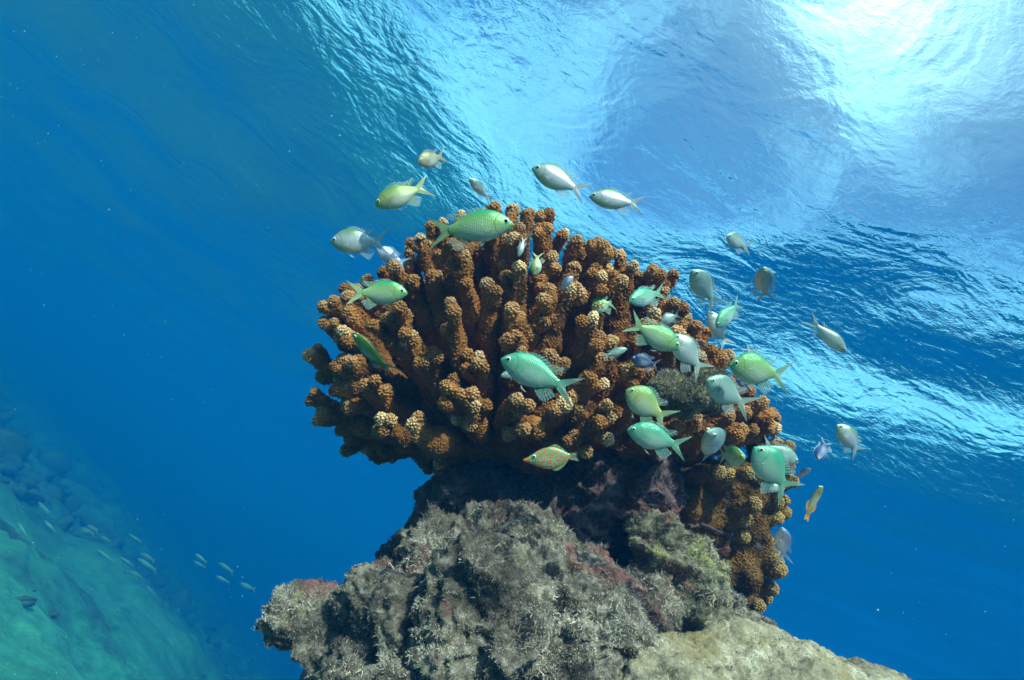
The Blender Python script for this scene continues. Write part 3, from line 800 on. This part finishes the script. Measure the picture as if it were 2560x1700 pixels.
def loft(name, prof, nseg=20, bend=0., nr=34, tail_flat=True):
    """prof: rows (x, top, bottom, half width)"""
    pr = np.array(prof, float)
    x = pr[0, 0] + (pr[-1, 0] - pr[0, 0]) * (1 - np.cos(np.linspace(0, math.pi, nr))) / 2
    def it(col):
        # smooth through the rows
        s = np.interp(x, pr[:, 0], pr[:, col])
        for _ in range(2): s[1:-1] = .25 * s[:-2] + .5 * s[1:-1] + .25 * s[2:]
        return s
    top, bot, w = it(1), it(2), it(3)
    cz, hz = (top + bot) / 2, (top - bot) / 2
    th = np.arange(nseg) * 2 * math.pi / nseg
    cs, sn = np.cos(th), np.sin(th)
    Y = w[:, None] * np.sign(cs) * np.abs(cs) ** 1.15
    Zz = cz[:, None] + hz[:, None] * sn
    X = np.repeat(x[:, None], nseg, 1)
    V = np.stack([X, Y + bend * np.clip(X - .3, 0, 1) ** 2 * 2, Zz], -1).reshape(-1, 3)
    idx = np.arange(nr * nseg).reshape(nr, nseg)
    Q = np.stack([idx[:-1], idx[1:], np.roll(idx, -1, 1)[1:], np.roll(idx, -1, 1)[:-1]], -1).reshape(-1, 4)
    nose = [x[0] - .004, 0, cz[0]]; end = [x[-1] + .01, bend * max(0, x[-1] - .3) ** 2 * 2, cz[-1]]
    V = np.vstack([V, [nose, end]]); k = nr * nseg
    T = np.vstack([np.stack([np.full(nseg, k), idx[0], np.roll(idx[0], -1)], 1), np.stack([np.full(nseg, k + 1), np.roll(idx[-1], -1), idx[-1]], 1)])
    return np_mesh(name, V, [Q, T]), (lambda q, c: float(np.interp(q, pr[:, 0], pr[:, c])))
def fin_mesh(name, base, tip, bend, m=6, thick=.0022, wave=0.):
    """base, tip: (n,3) rows of points; a thin double skin with rays along base->tip"""
    base, tip = np.asarray(base, float), np.asarray(tip, float); n = len(base)
    s = np.linspace(0, 1, m)[None, :, None]
    V = base[:, None] * (1 - s) + tip[:, None] * s
    V = V.reshape(-1, 3)
    ray_ = np.repeat(np.linspace(0, 1, n), m); out_ = np.tile(np.linspace(0, 1, m), n)
    V[:, 1] += bend * np.clip(V[:, 0] - .3, 0, 2) ** 2 * 2 + wave * np.sin(ray_ * 9 + out_ * 3) * out_
    idx = np.arange(n * m).reshape(n, m)
    Q = np.stack([idx[:-1, :-1], idx[1:, :-1], idx[1:, 1:], idx[:-1, 1:]], -1).reshape(-1, 4)
    off = np.array([0, thick, 0]) * (1 - .8 * out_)[:, None]
    return np_mesh(name, np.vstack([V + off, V - off]), [Q, Q[:, ::-1] + n * m], attrs={'ray': np.tile(ray_, 2), 'out': np.tile(out_, 2)})
CHROMIS = [(0, .006, -.010, .006), (.03, .055, -.045, .026), (.07, .098, -.075, .043), (.12, .138, -.108, .058), (.2, .182, -.148, .073), (.30, .205, -.178, .080), (.40, .200, -.182, .076), (.5, .170, -.158, .060), (.6, .118, -.108, .038), (.68, .072, -.066, .023), (.745, .052, -.048, .014)]
SLIM = [(0, .004, -.008, .006), (.04, .03, -.03, .022), (.12, .062, -.058, .04), (.3, .085, -.085, .05), (.5, .08, -.078, .045), (.7, .055, -.05, .03), (.84, .034, -.03, .014)]
FILE = [(0, .012, -.022, .012), (.06, .030, -.040, .022), (.14, .065, -.075, .034), (.26, .135, -.135, .05), (.42, .185, -.185, .055), (.56, .185, -.18, .05), (.7, .125, -.12, .035), (.80, .06, -.055, .018), (.84, .05, -.045, .012)]
def chromis_parts(bend):
    body, f = loft('body', CHROMIS, bend=bend)
    parts = {'body': body}
    n = 22
    v = np.linspace(-1, 1, 27)
    base = np.stack([.728 + 0 * v, 0 * v, v * .047], 1)
    tip = np.stack([.835 + .17 * np.abs(v) ** 1.25, 0 * v, v * .17 + .03 * np.sign(v) * np.abs(v) ** 3], 1)
    parts['tail_fin'] = fin_mesh('tail_fin', base, tip, bend, wave=.006)
    u = np.linspace(0, 1, n); x = .24 + .41 * u
    zt = np.array([f(q, 1) for q in x]) - .012
    h = .030 + .018 * np.exp(-((u - .35) / .3) ** 2) + .075 * np.exp(-((u - .92) / .14) ** 2)
    h = h * np.clip(u / .08, .15, 1)
    parts['dorsal_fin'] = fin_mesh('dorsal_fin', np.stack([x, 0 * x, zt], 1), np.stack([x + .03 + .10 * u ** 2, 0 * x, zt + h], 1), bend, wave=.004)
    x = .46 + .19 * u; zb = np.array([f(q, 2) for q in x]) + .012
    h = (.05 + .10 * np.exp(-((u - .55) / .35) ** 2)) * np.clip(u / .1, .2, 1)
    parts['anal_fin'] = fin_mesh('anal_fin', np.stack([x, 0 * x, zb], 1), np.stack([x + .07 + .06 * u, 0 * x, zb - h], 1), bend, wave=.003)
    for s in (1, -1):
        uu = np.linspace(0, 1, 9)
        base = np.stack([.27 + .035 * uu, s * (.028 - .01 * uu), -.155 - .004 * uu], 1)
        tip = np.stack([.44 - .07 * uu, s * (.045 + .02 * uu), -.245 + .015 * uu], 1)
        parts['pelvic_fin' + ('' if s > 0 else '.001')] = fin_mesh('pelvic_fin', base, tip, 0)
        base = np.stack([.235 + .01 * uu, s * (.071 + 0 * uu), .005 - .06 * uu], 1)
        tip = np.stack([.37 - .05 * uu ** 2, s * (.092 + .012 * uu), .01 - .10 * uu], 1)
        parts['pectoral_fin' + ('' if s > 0 else '.001')] = fin_mesh('pectoral_fin', base, tip, 0)
    return parts
def sphere_mesh(name, r, flat):
    iv, fi = ico_lo
    return np_mesh(name, iv * np.array([r, flat, r]), [fi])
import bmesh as _b
_bm = _b.new(); _b.ops.create_icosphere(_bm, subdivisions=2, radius=1)
_bm.verts.ensure_lookup_table()
ico_lo = (np.array([v.co[:] for v in _bm.verts]), np.array([[v.index for v in f.verts] for f in _bm.faces])); _bm.free()
EYE, PUP = sphere_mesh('eye', .036, .017), sphere_mesh('pupil', .0205, .009)
EYE.materials.append(M_iris); PUP.materials.append(M_pupil)
BENDS = {b: chromis_parts(b) for b in (-.16, 0., .16)}
FIN_NAMES = ('tail_fin', 'dorsal_fin', 'anal_fin', 'pelvic_fin', 'pectoral_fin')
def place_root(name, N_, T_, dors, tilt):
    ax = (T_ - N_); L = ax.length; ax.normalize()
    dv = Rt * dors[0] - Up * dors[1]; dv = dv.normalized() - Fw * tilt
    Zv = (dv - ax * dv.dot(ax)).normalized(); Yv = Zv.cross(ax)
    root = bpy.data.objects.new(name, None); root.empty_display_size = .02; link(root)
    return root, ax, Yv, Zv, L
def set_frame(root, N_, ax, Yv, Zv, sx, sy, sz):
    root.matrix_world = Matrix(((ax.x * sx, Yv.x * sy, Zv.x * sz, N_.x), (ax.y * sx, Yv.y * sy, Zv.y * sz, N_.y), (ax.z * sx, Yv.z * sy, Zv.z * sz, N_.z), (0, 0, 0, 1)))
def with_mat(me, m):
    c = me.copy(); c.materials.clear(); c.materials.append(m); return c
_cache = {}
def shared(key, me, m):
    if key not in _cache: _cache[key] = with_mat(me, m)
    return _cache[key]
def fish(nose, tail, d, var, label, depth_px=None, dd=0., dors=(0, -1), tilt=0., bend=0., group='small green reef fish around the coral', name='reef_fish'):
    N_ = P(nose[0], nose[1], d); T_ = P(tail[0], tail[1], d + dd)
    root, ax, Yv, Zv, L = place_root(name, N_, T_, dors, tilt)
    sz = L
    if depth_px: sz = L * max(.6, min(1.6, S(depth_px, d) / L / .385))
    set_frame(root, N_, ax, Yv, Zv, L, (L + sz) / 2, sz)
    tag(root, label, 'fish', group)
    for k, me in BENDS[bend].items():
        kind = k.split('.')[0]
        obj(kind, shared((bend, k, var), me, FM[var] if kind == 'body' else FT[var] if kind == 'tail_fin' else FP[var] if kind == 'pectoral_fin' else FF[var]), None, root)
    for s in (1, -1):
        e = obj('eye', EYE, None, root, (.085, s * .0405, .038))
        obj('pupil', PUP, None, e, (-.002, s * .0105, 0))
    return root
for a in [
 dict(nose=(1284,561), tail=(1066,577), d=.52, var='green', depth_px=80, label='largest bright green fish, facing right over the top of the coral'),
 dict(nose=(938,515), tail=(1076,456), d=.56, var='yellow', depth_px=60, dors=(-.4,-1), label='yellow-green fish nosing down left above the coral, forked tail raised'),
 dict(nose=(1044,407), tail=(1116,388), d=.72, var='tan', depth_px=42, dd=.03, label='small chunky brown fish, highest of all above the coral'),
 dict(nose=(1173,446), tail=(1227,502), d=.72, var='silver', depth_px=27, dd=.03, dors=(1,-1), label='thin little silver fish diving up left above the biggest green fish'),
 dict(nose=(826,606), tail=(972,604), d=.58, var='pearl', depth_px=64, label='pearly white fish alone in the blue off the left shoulder of the coral'),
 dict(nose=(941,622), tail=(1016,664), d=.80, var='violet', depth_px=40, dd=.02, label='dusky violet fish half hidden behind the coral by the pearly fish tail'),
 dict(nose=(1019,733), tail=(872,733), d=.70, var='green', depth_px=60, label='green fish facing right behind the coral knobs at the upper left'),
 dict(nose=(881,832), tail=(980,943), d=.60, var='olive', depth_px=44, dors=(.8,-.6), tilt=.7, bend=.16, label='slender olive fish seen from above, drifting along the left of the coral'),
 dict(nose=(1252,898), tail=(1443,980), d=.53, var='teal', depth_px=80, dors=(.35,-1), label='bright turquoise fish facing left in front of the coral centre'),
 dict(nose=(1251,941), tail=(1318,925), d=.60, var='silver', depth_px=22, dors=(0,-1), label='pale snout of a little fish poking out behind the turquoise fish'),
 dict(nose=(1330,420), tail=(1470,486), d=.56, var='pearl', depth_px=60, dors=(.3,-1), label='pearly fish with an olive back against the rippled light, nose up left'),
 dict(nose=(1472,491), tail=(1612,514), d=.58, var='pearl', depth_px=50, dors=(.1,-1), label='pearly olive fish following close behind the tail of another, right of the coral top'),
 dict(nose=(1816,590), tail=(1868,621), d=.80, var='grey', depth_px=40, dors=(.4,-1), dd=.03, label='small round grey fish out in open water, highest on the right'),
 dict(nose=(1729,676), tail=(1788,764), d=.68, var='grey', depth_px=58, dors=(1,-.45), dd=.03, label='pale green-grey fish hanging head up beside the coral edge'),
 dict(nose=(1906,668), tail=(1914,752), d=.72, var='grey', depth_px=48, dors=(1,-.1), tilt=.25, dd=.05, label='oval blue-grey fish upright in open water against the ripples'),
 dict(nose=(1772,778), tail=(1817,868), d=.78, var='silver', depth_px=40, dors=(1,-.4), label='faint lavender fish just behind the green fish off the coral edge'),
 dict(nose=(1790,818), tail=(1853,752), d=.70, var='teal', depth_px=42, dors=(-.9,-.6), tilt=.4, dd=.02, label='green fish nosing down off the coral edge, tail spread upwards'),
 dict(nose=(1573,754), tail=(1664,728), d=.62, var='teal', depth_px=48, dors=(-.15,-1), dd=.03, label='small turquoise fish in front of the upper right coral knobs'),
 dict(nose=(1699,872), tail=(1568,801), d=.56, var='green', depth_px=62, dors=(.45,-1), label='green fish slanting down to the right across the coral'),
 dict(nose=(1680,838), tail=(1764,936), d=.60, var='silver', depth_px=62, dors=(.9,-.7), label='pale cream fish crossing behind the head of the slanting green fish'),
 dict(nose=(1577,896), tail=(1650,915), d=.70, var='blue', depth_px=36, label='dark blue fish tucked into a hollow of the coral'),
 dict(nose=(1568,872), tail=(1505,892), d=.72, var='grey', depth_px=20, label='grey snouted little fish resting in the coral left of the dark blue fish'),
 dict(nose=(1823,912), tail=(1976,944), d=.55, var='green', depth_px=80, dors=(.15,-1), label='big green-backed fish facing left at the right edge of the coral'),
 dict(nose=(1850,945), tail=(1884,862), d=.64, var='silver', depth_px=40, dors=(-1,-.3), label='fish hidden behind the big green-backed fish, only its tail rising'),
 dict(nose=(1766,950), tail=(1868,1017), d=.57, var='grey', depth_px=70, dors=(.6,-1), dd=.02, label='round blue-grey fish with dark flank mark beside the dead coral stubs'),
 dict(nose=(1838,950), tail=(1880,965), d=.66, var='blue', depth_px=26, label='deep blue fish peeping out behind the blue-grey fish'),
 dict(nose=(1565,975), tail=(1672,1054), d=.55, var='yellow', depth_px=74, dors=(.7,-1), bend=-.16, label='yellow-green fish below the coral middle, dark-edged forked tail'),
 dict(nose=(1568,1074), tail=(1722,1122), d=.54, var='teal', depth_px=66, dors=(.2,-1), label='mint green fish facing left directly under the yellow-green one'),
 dict(nose=(1768,1080), tail=(1806,1150), d=.55, var='grey', depth_px=80, dors=(.75,-.7), dd=.085, bend=.16, label='plump grey fish turned almost face on, beside the mint green fish'),
 dict(nose=(1864,1146), tail=(1788,1138), d=.62, var='yellow', depth_px=52, dd=.03, label='lime fish facing right half behind the plump grey fish'),
 dict(nose=(1885,1118), tail=(1980,1238), d=.53, var='teal', depth_px=84, dors=(.85,-.75), label='big pale blue-green fish hanging head up over the right coral lobes'),
 dict(nose=(1995,1158), tail=(1900,1105), d=.66, var='grey', depth_px=44, dors=(.4,-1), label='dull grey fish head showing behind the big pale blue-green fish'),
 dict(nose=(2028,1171), tail=(1984,1197), d=.76, var='violet', depth_px=15, dors=(-.3,-1), dd=.02, label='tiny slim blue fish close to the right rim of the coral'),
 dict(nose=(1925,1225), tail=(1962,1212), d=.80, var='silver', depth_px=22, label='pale fish mostly hidden by the tail of the big blue-green fish'),
 dict(nose=(2045,1150), tail=(2068,1100), d=.78, var='blue', depth_px=30, dors=(-1,-.2), dd=.04, label='small dark slate fish nose down in the blue near the yellow tinged fish'),
 dict(nose=(2092,1062), tail=(2160,1140), d=.64, var='pearl', depth_px=46, dors=(1,-.55), label='pale fish with yellow tinged back, head up in the blue right of the coral'),
 dict(nose=(1953,1318), tail=(1958,1398), d=.70, var='violet', depth_px=40, dors=(1,0), tilt=.2, dd=.02, label='lavender fish hanging vertically beside the ochre plate coral'),
 dict(nose=(2114,881), tail=(2022,795), d=.62, var='silver', depth_px=36, dors=(.8,-.8), tilt=.3, label='slim silver fish diving to the right, alone in open water'),
 dict(nose=(1338,690), tail=(1345,628), d=.73, var='yellow', depth_px=30, dors=(-1,0), label='lime fish glimpsed through the gap between upper coral branches'),
 dict(nose=(1478,770), tail=(1540,755), d=.76, var='green', depth_px=44, label='vivid green fish sheltering in the dark hollow of the coral'),
 dict(nose=(1432,690), tail=(1402,725), d=.72, var='violet', depth_px=20, dors=(-.6,-1), label='tiny grey fish tail sticking out among the coral knobs'),
 dict(nose=(1652,805), tail=(1700,785), d=.70, var='silver', depth_px=28, label='white fish wedged between knobs near the upper right edge of the coral'),
 dict(nose=(1297,642), tail=(1312,590), d=.73, var='silver', depth_px=16, dors=(-1,0), label='white sliver of a fish upright between the topmost branches'),
 dict(nose=(1800,1478), tail=(1850,1495), d=.80, var='violet', depth_px=26, label='light blue fish peeping out under the ochre plate coral'),
]:
    a.setdefault('bend', (.0, .16, -.16, .0, -.16)[(int(a['nose'][0]) * 7 + int(a['nose'][1])) % 5])
    fish(**a)

def lone_fish(name, nose, tail, d, prof, skin, finm, depth_ratio_px, label, group=None, dors=(0, -1), tilt=0, tail_h=.09, tail_x=.83, eye=(.07, .02), dd=0., bend=0.):
    N_ = P(*nose, d); T_ = P(*tail, d + dd)
    root, ax, Yv, Zv, L = place_root(name, N_, T_, dors, tilt)
    pr = np.array(prof); full = (pr[:, 1] - pr[:, 2]).max()
    sz = S(depth_ratio_px, d) / full
    set_frame(root, N_, ax, Yv, Zv, L, (L + sz) / 2, sz)
    tag(root, label, 'fish', group)
    body, f = loft('body', prof, bend=bend)
    obj('body', body, skin, root)
    v = np.linspace(-1, 1, 19)
    obj('tail_fin', fin_mesh('tail_fin', np.stack([tail_x - .02 + 0 * v, 0 * v, v * .04], 1), np.stack([1 - .05 * (1 - np.abs(v)), 0 * v, v * tail_h], 1), bend), finm, root)
    u = np.linspace(0, 1, 16); x = .45 + .33 * u; z = np.array([f(q, 1) for q in x]) - .01
    obj('dorsal_fin', fin_mesh('dorsal_fin', np.stack([x, 0 * x, z], 1), np.stack([x + .03, 0 * x, z + .05 * np.sin(math.pi * np.clip(u + .05, 0, 1)) + .004], 1), bend), finm, root)
    z = np.array([f(q, 2) for q in x]) + .01
    obj('anal_fin', fin_mesh('anal_fin', np.stack([x, 0 * x, z], 1), np.stack([x + .03, 0 * x, z - .05 * np.sin(math.pi * np.clip(u + .05, 0, 1)) - .004], 1), bend), finm, root)
    for s in (1, -1):
        w = f(eye[0], 3)
        e = obj('eye', EYE, None, root, (eye[0], s * w * .86, eye[1])); obj('pupil', PUP, None, e, (-.002, s * .0105, 0))
    return root
lone_fish('filefish', (1308, 1150), (1447, 1140), .62, FILE, mat_fish('filefish_skin', (.10, .30, .18), (.20, .42, .26), (.26, .44, .28), spots=(.75, .20, .01)), mat_fin('filefish_fin', (.45, .40, .10), (.3, .4, .3), .75), 56,
          'turquoise filefish covered in orange spots, under the coral in front of the dark rock', eye=(.20, .05), tail_h=.085)
lone_fish('wrasse', (2057, 1214), (2006, 1297), .64, SLIM, mat_fish('wrasse_skin', (.10, .11, .02), (.22, .19, .05), (.30, .26, .10), head=(.3, .34, .06)), mat_fin('wrasse_fin', (.50, .18, .02), (.6, .25, .05), .9), 20,
          'slender olive wrasse with an orange tail, slanting in the blue right of the coral', dors=(-1, -.4), tail_h=.05, bend=.16)

GO = mat_fish('goatfish_skin', (.12, .24, .13), (.24, .40, .31), (.36, .48, .44)); GOF = mat_fin('goatfish_fin', (.55, .50, .10), (.6, .6, .2), .85)
gb, gf = loft('body', SLIM, nseg=12, nr=18)
GB = with_mat(gb, GO)
v = np.linspace(-1, 1, 13)
GT = with_mat(fin_mesh('tail_fin', np.stack([.82 + 0 * v, 0 * v, v * .03], 1), np.stack([.90 + .10 * np.abs(v), 0 * v, v * .10], 1), 0, m=3), GOF)
GOATS = [((96,1255),(122,1285)),((110,1268),(125,1282)),((112,1302),(140,1330)),((44,1308),(68,1342)),((198,1322),(238,1336)),((218,1315),(246,1328)),((250,1342),(280,1356)),((322,1336),(354,1356)),((242,1374),(288,1408)),((300,1394),(336,1416)),((344,1397),(392,1428)),((352,1384),(388,1404)),((310,1430),(345,1440)),((322,1428),(358,1446)),((364,1464),(390,1488)),((484,1403),(516,1420)),((488,1385),(518,1408)),((548,1408),(584,1432)),((600,1458),(640,1476)),((540,1440),(575,1458))]
GL = ['goatfish highest up the slope, furthest from the coral', 'goatfish close under the highest one on the slope', 'faint goatfish low over the dark ridge', 'goatfish nearest the edge of the picture over bright sand', 'pale goatfish at the back left of the main shoal', 'yellowish goatfish leading over the pale sand mound', 'short bright goatfish above the pale sand mound', 'lone goatfish above the main shoal on the blue side', 'long goatfish over the pale sand mound', 'dim goatfish in the middle of the shoal', 'brightest goatfish of the shoal, side by side with another', 'goatfish just above the brightest one', 'pale goatfish overlapping another at the bottom of the shoal', 'yellow-tailed goatfish overlapping another at the bottom of the shoal', 'lowest goatfish over dark rubble', 'goatfish at the front of the pair nearest the blue', 'upper goatfish of the pair near the blue', 'goatfish alone beyond the pair, over faded reef', 'goatfish nearest the horned boulder', 'faint ghostly goatfish between the pair and the boulder']
for i, ((a, b), lab) in enumerate(zip(GOATS, GL)):
    fd = floor_point((a[0] + b[0]) / 2, (a[1] + b[1]) / 2).dot(Fw)
    d = min(7.5, max(2.6, fd * .66)) + .25 * math.sin(i * 2.3)
    N_, T_ = P(*a, d), P(*b, d + .12 * d * (-.2 + .1 * math.sin(i)))
    root, ax, Yv, Zv, L = place_root('goatfish', N_, T_, (.5, -1), .1)
    set_frame(root, N_, ax, Yv, Zv, L, L * .9, L * .95)
    tag(root, lab, 'fish', 'distant goatfish over the sand slope')
    obj('body', GB, None, root); obj('tail_fin', GT, None, root)

# ------------------------------------------------------------------ things on the sea floor
M_rub = mat_reef('rubble', (.03, .045, .025), (.09, .11, .06), (.18, .20, .10), (.20, .18, .06), .66, 3.0, (.10, .10, .05))
def rubble(px, py, w, h, label, seed, name='rubble_rock', cat='rock'):
    c = floor_point(px, py); d = c.dot(Fw)
    iv, fi = ico(); a, b = S(w, d), S(h, d)
    v = iv.copy(); v = v * (1 + .35 * fbm(iv * 1.6 + seed, 4, seed))[:, None]
    V = v[:, :1] * a * AX[0] + v[:, 1:2] * npv(SLOPE_N) * b * .8 + v[:, 2:] * a * .8 * np.cross(AX[0], npv(SLOPE_N))
    o = obj(name, np_mesh(name, V, [fi]), M_rub, None, c + SLOPE_N * (b * .05))
    tag(o, label, cat, 'dark rubble on the sand slope')
for i, (px, py, w, h, lab) in enumerate([
 (40, 1510, 34, 24, 'largest dark rubble lump on the bright sand by the log'), (129, 1537, 16, 10, 'slanted dark stone on bright sand below the log'), (76, 1481, 9, 8, 'small round dark stone just under the log'),
 (229, 1630, 14, 10, 'lone black two-lobed stone on the brightest sand'), (228, 1502, 12, 6, 'small dark stone beyond the end of the log'), (268, 1532, 11, 6, 'dark stone mid slope on pale sand'),
 (330, 1585, 15, 6, 'flat dark stone by a pale sand streak'), (397, 1583, 16, 8, 'dark hooked stone by the edge of the rubble reef'), (405, 1560, 14, 5, 'thin dark stone above the hooked one'), (385, 1612, 11, 5, 'small dark stone below the hooked one'),
 (480, 1690, 34, 12, 'wide dark rubble patch at the foot of the slope'), (535, 1370, 22, 10, 'faded reef lump near the blue edge of the slope'), (390, 1560, 20, 8, 'low rubble beside the thin stone'),
 (300, 1330, 26, 9, 'long faded ridge stone behind the goatfish shoal'), (60, 1240, 36, 12, 'big faded hump high on the slope'), (150, 1130, 28, 10, 'very faint hump at the top of the slope'), (350, 1240, 24, 10, 'faint dark hump at the blue edge'), (450, 1480, 20, 10, 'dusky boulder behind the lowest goatfish')]):
    rubble(px, py, w, h, lab, 100 + i)
def reef_rubble():
    rng = np.random.default_rng(31); iv, fi = ico_lo; Vs, Fs, n = [], [], 0
    for k in range(1500):
        px, py = rng.uniform(-250, 900), rng.uniform(720, 1640)
        if (py - 1230) - .72 * px > 0 and rng.random() < .975: continue
        d0 = ray(px, py)
        if d0.dot(SLOPE_N) > -.03: continue
        c = npv(floor_point(px, py)); dist = np.linalg.norm(c)
        if dist > 22: continue
        r = rng.uniform(.03, .085) * (1 + 1.3 * (rng.random() < .10)) * (.3 + dist / 11)
        v = iv * (1 + .5 * fbm(iv * 1.7 + k, 3, k % 50))[:, None] * r * rng.uniform(.6, 1.6, 3)
        Vs.append(v + c + npv(SLOPE_N) * r * .25); Fs.append(fi + n); n += len(iv)
    o = obj('reef_rubble', np_mesh('reef_rubble', np.vstack(Vs), [np.vstack(Fs)]), M_rub)
    tag(o, 'hazy broken reef rubble strewn over the upper slope', 'rubble', kind='stuff')
reef_rubble()
def log():
    pts = [floor_point(x, y) + SLOPE_N * .03 for x, y in ((-60, 1275), (20, 1335), (80, 1390), (140, 1450), (197, 1515))]
    acc_v, q = [], []
    seg = 10
    pts = np.array([npv(p) for p in pts]); t = np.linspace(0, 4, 30)
    C = np.stack([np.interp(t, range(5), pts[:, i]) for i in range(3)], 1) + .012 * RNG.normal(size=(30, 3))
    tan = np.gradient(C, axis=0); tan /= np.linalg.norm(tan, axis=1)[:, None]
    n1 = np.cross(tan, npv(SLOPE_N)); n1 /= np.linalg.norm(n1, axis=1)[:, None]; n2 = np.cross(n1, tan)
    th = np.arange(seg) * 2 * math.pi / seg; r = np.interp(t, [0, 4], [.075, .02])
    V = C[:, None] + r[:, None, None] * (n1[:, None] * np.cos(th)[None, :, None] + n2[:, None] * np.sin(th)[None, :, None])
    V = V.reshape(-1, 3); V += .012 * fbm(V * 14, 3, 4)[:, None] * n2.repeat(seg, 0)
    idx = np.arange(30 * seg).reshape(30, seg)
    Q = np.stack([idx[:-1], np.roll(idx, -1, 1)[:-1], np.roll(idx, -1, 1)[1:], idx[1:]], -1).reshape(-1, 4)
    o = obj('sunken_log', np_mesh('sunken_log', V, [Q]), M_rub)
    tag(o, 'long dark tapering log lying across the bright sand', 'log')
log()

# drifting specks in the water
def snow():
    rng = np.random.default_rng(12); iv, fi = ico_lo
    Vs, Fs, n = [], [], 0
    for k in range(230):
        px, py = rng.uniform(0, 2560), rng.uniform(0, 1700); d = rng.uniform(.35, 1.6)
        if py > 480 and 680 < px < 2050: continue
        r = S(rng.choice([.6, .85, 1.2, 2.0], p=[.62, .27, .10, .01]), d)
        Vs.append(iv[:, :] * r * rng.uniform(.6, 1.3, (1, 3)) + npv(P(px, py, d))); Fs.append(fi + n); n += len(iv)
    o = obj('marine_snow', np_mesh('marine_snow', np.vstack(Vs), [np.vstack(Fs)]), plain('speck', (.6, .65, .65), .9))
    tag(o, 'tiny pale specks drifting in the water', 'specks', kind='stuff')
snow()
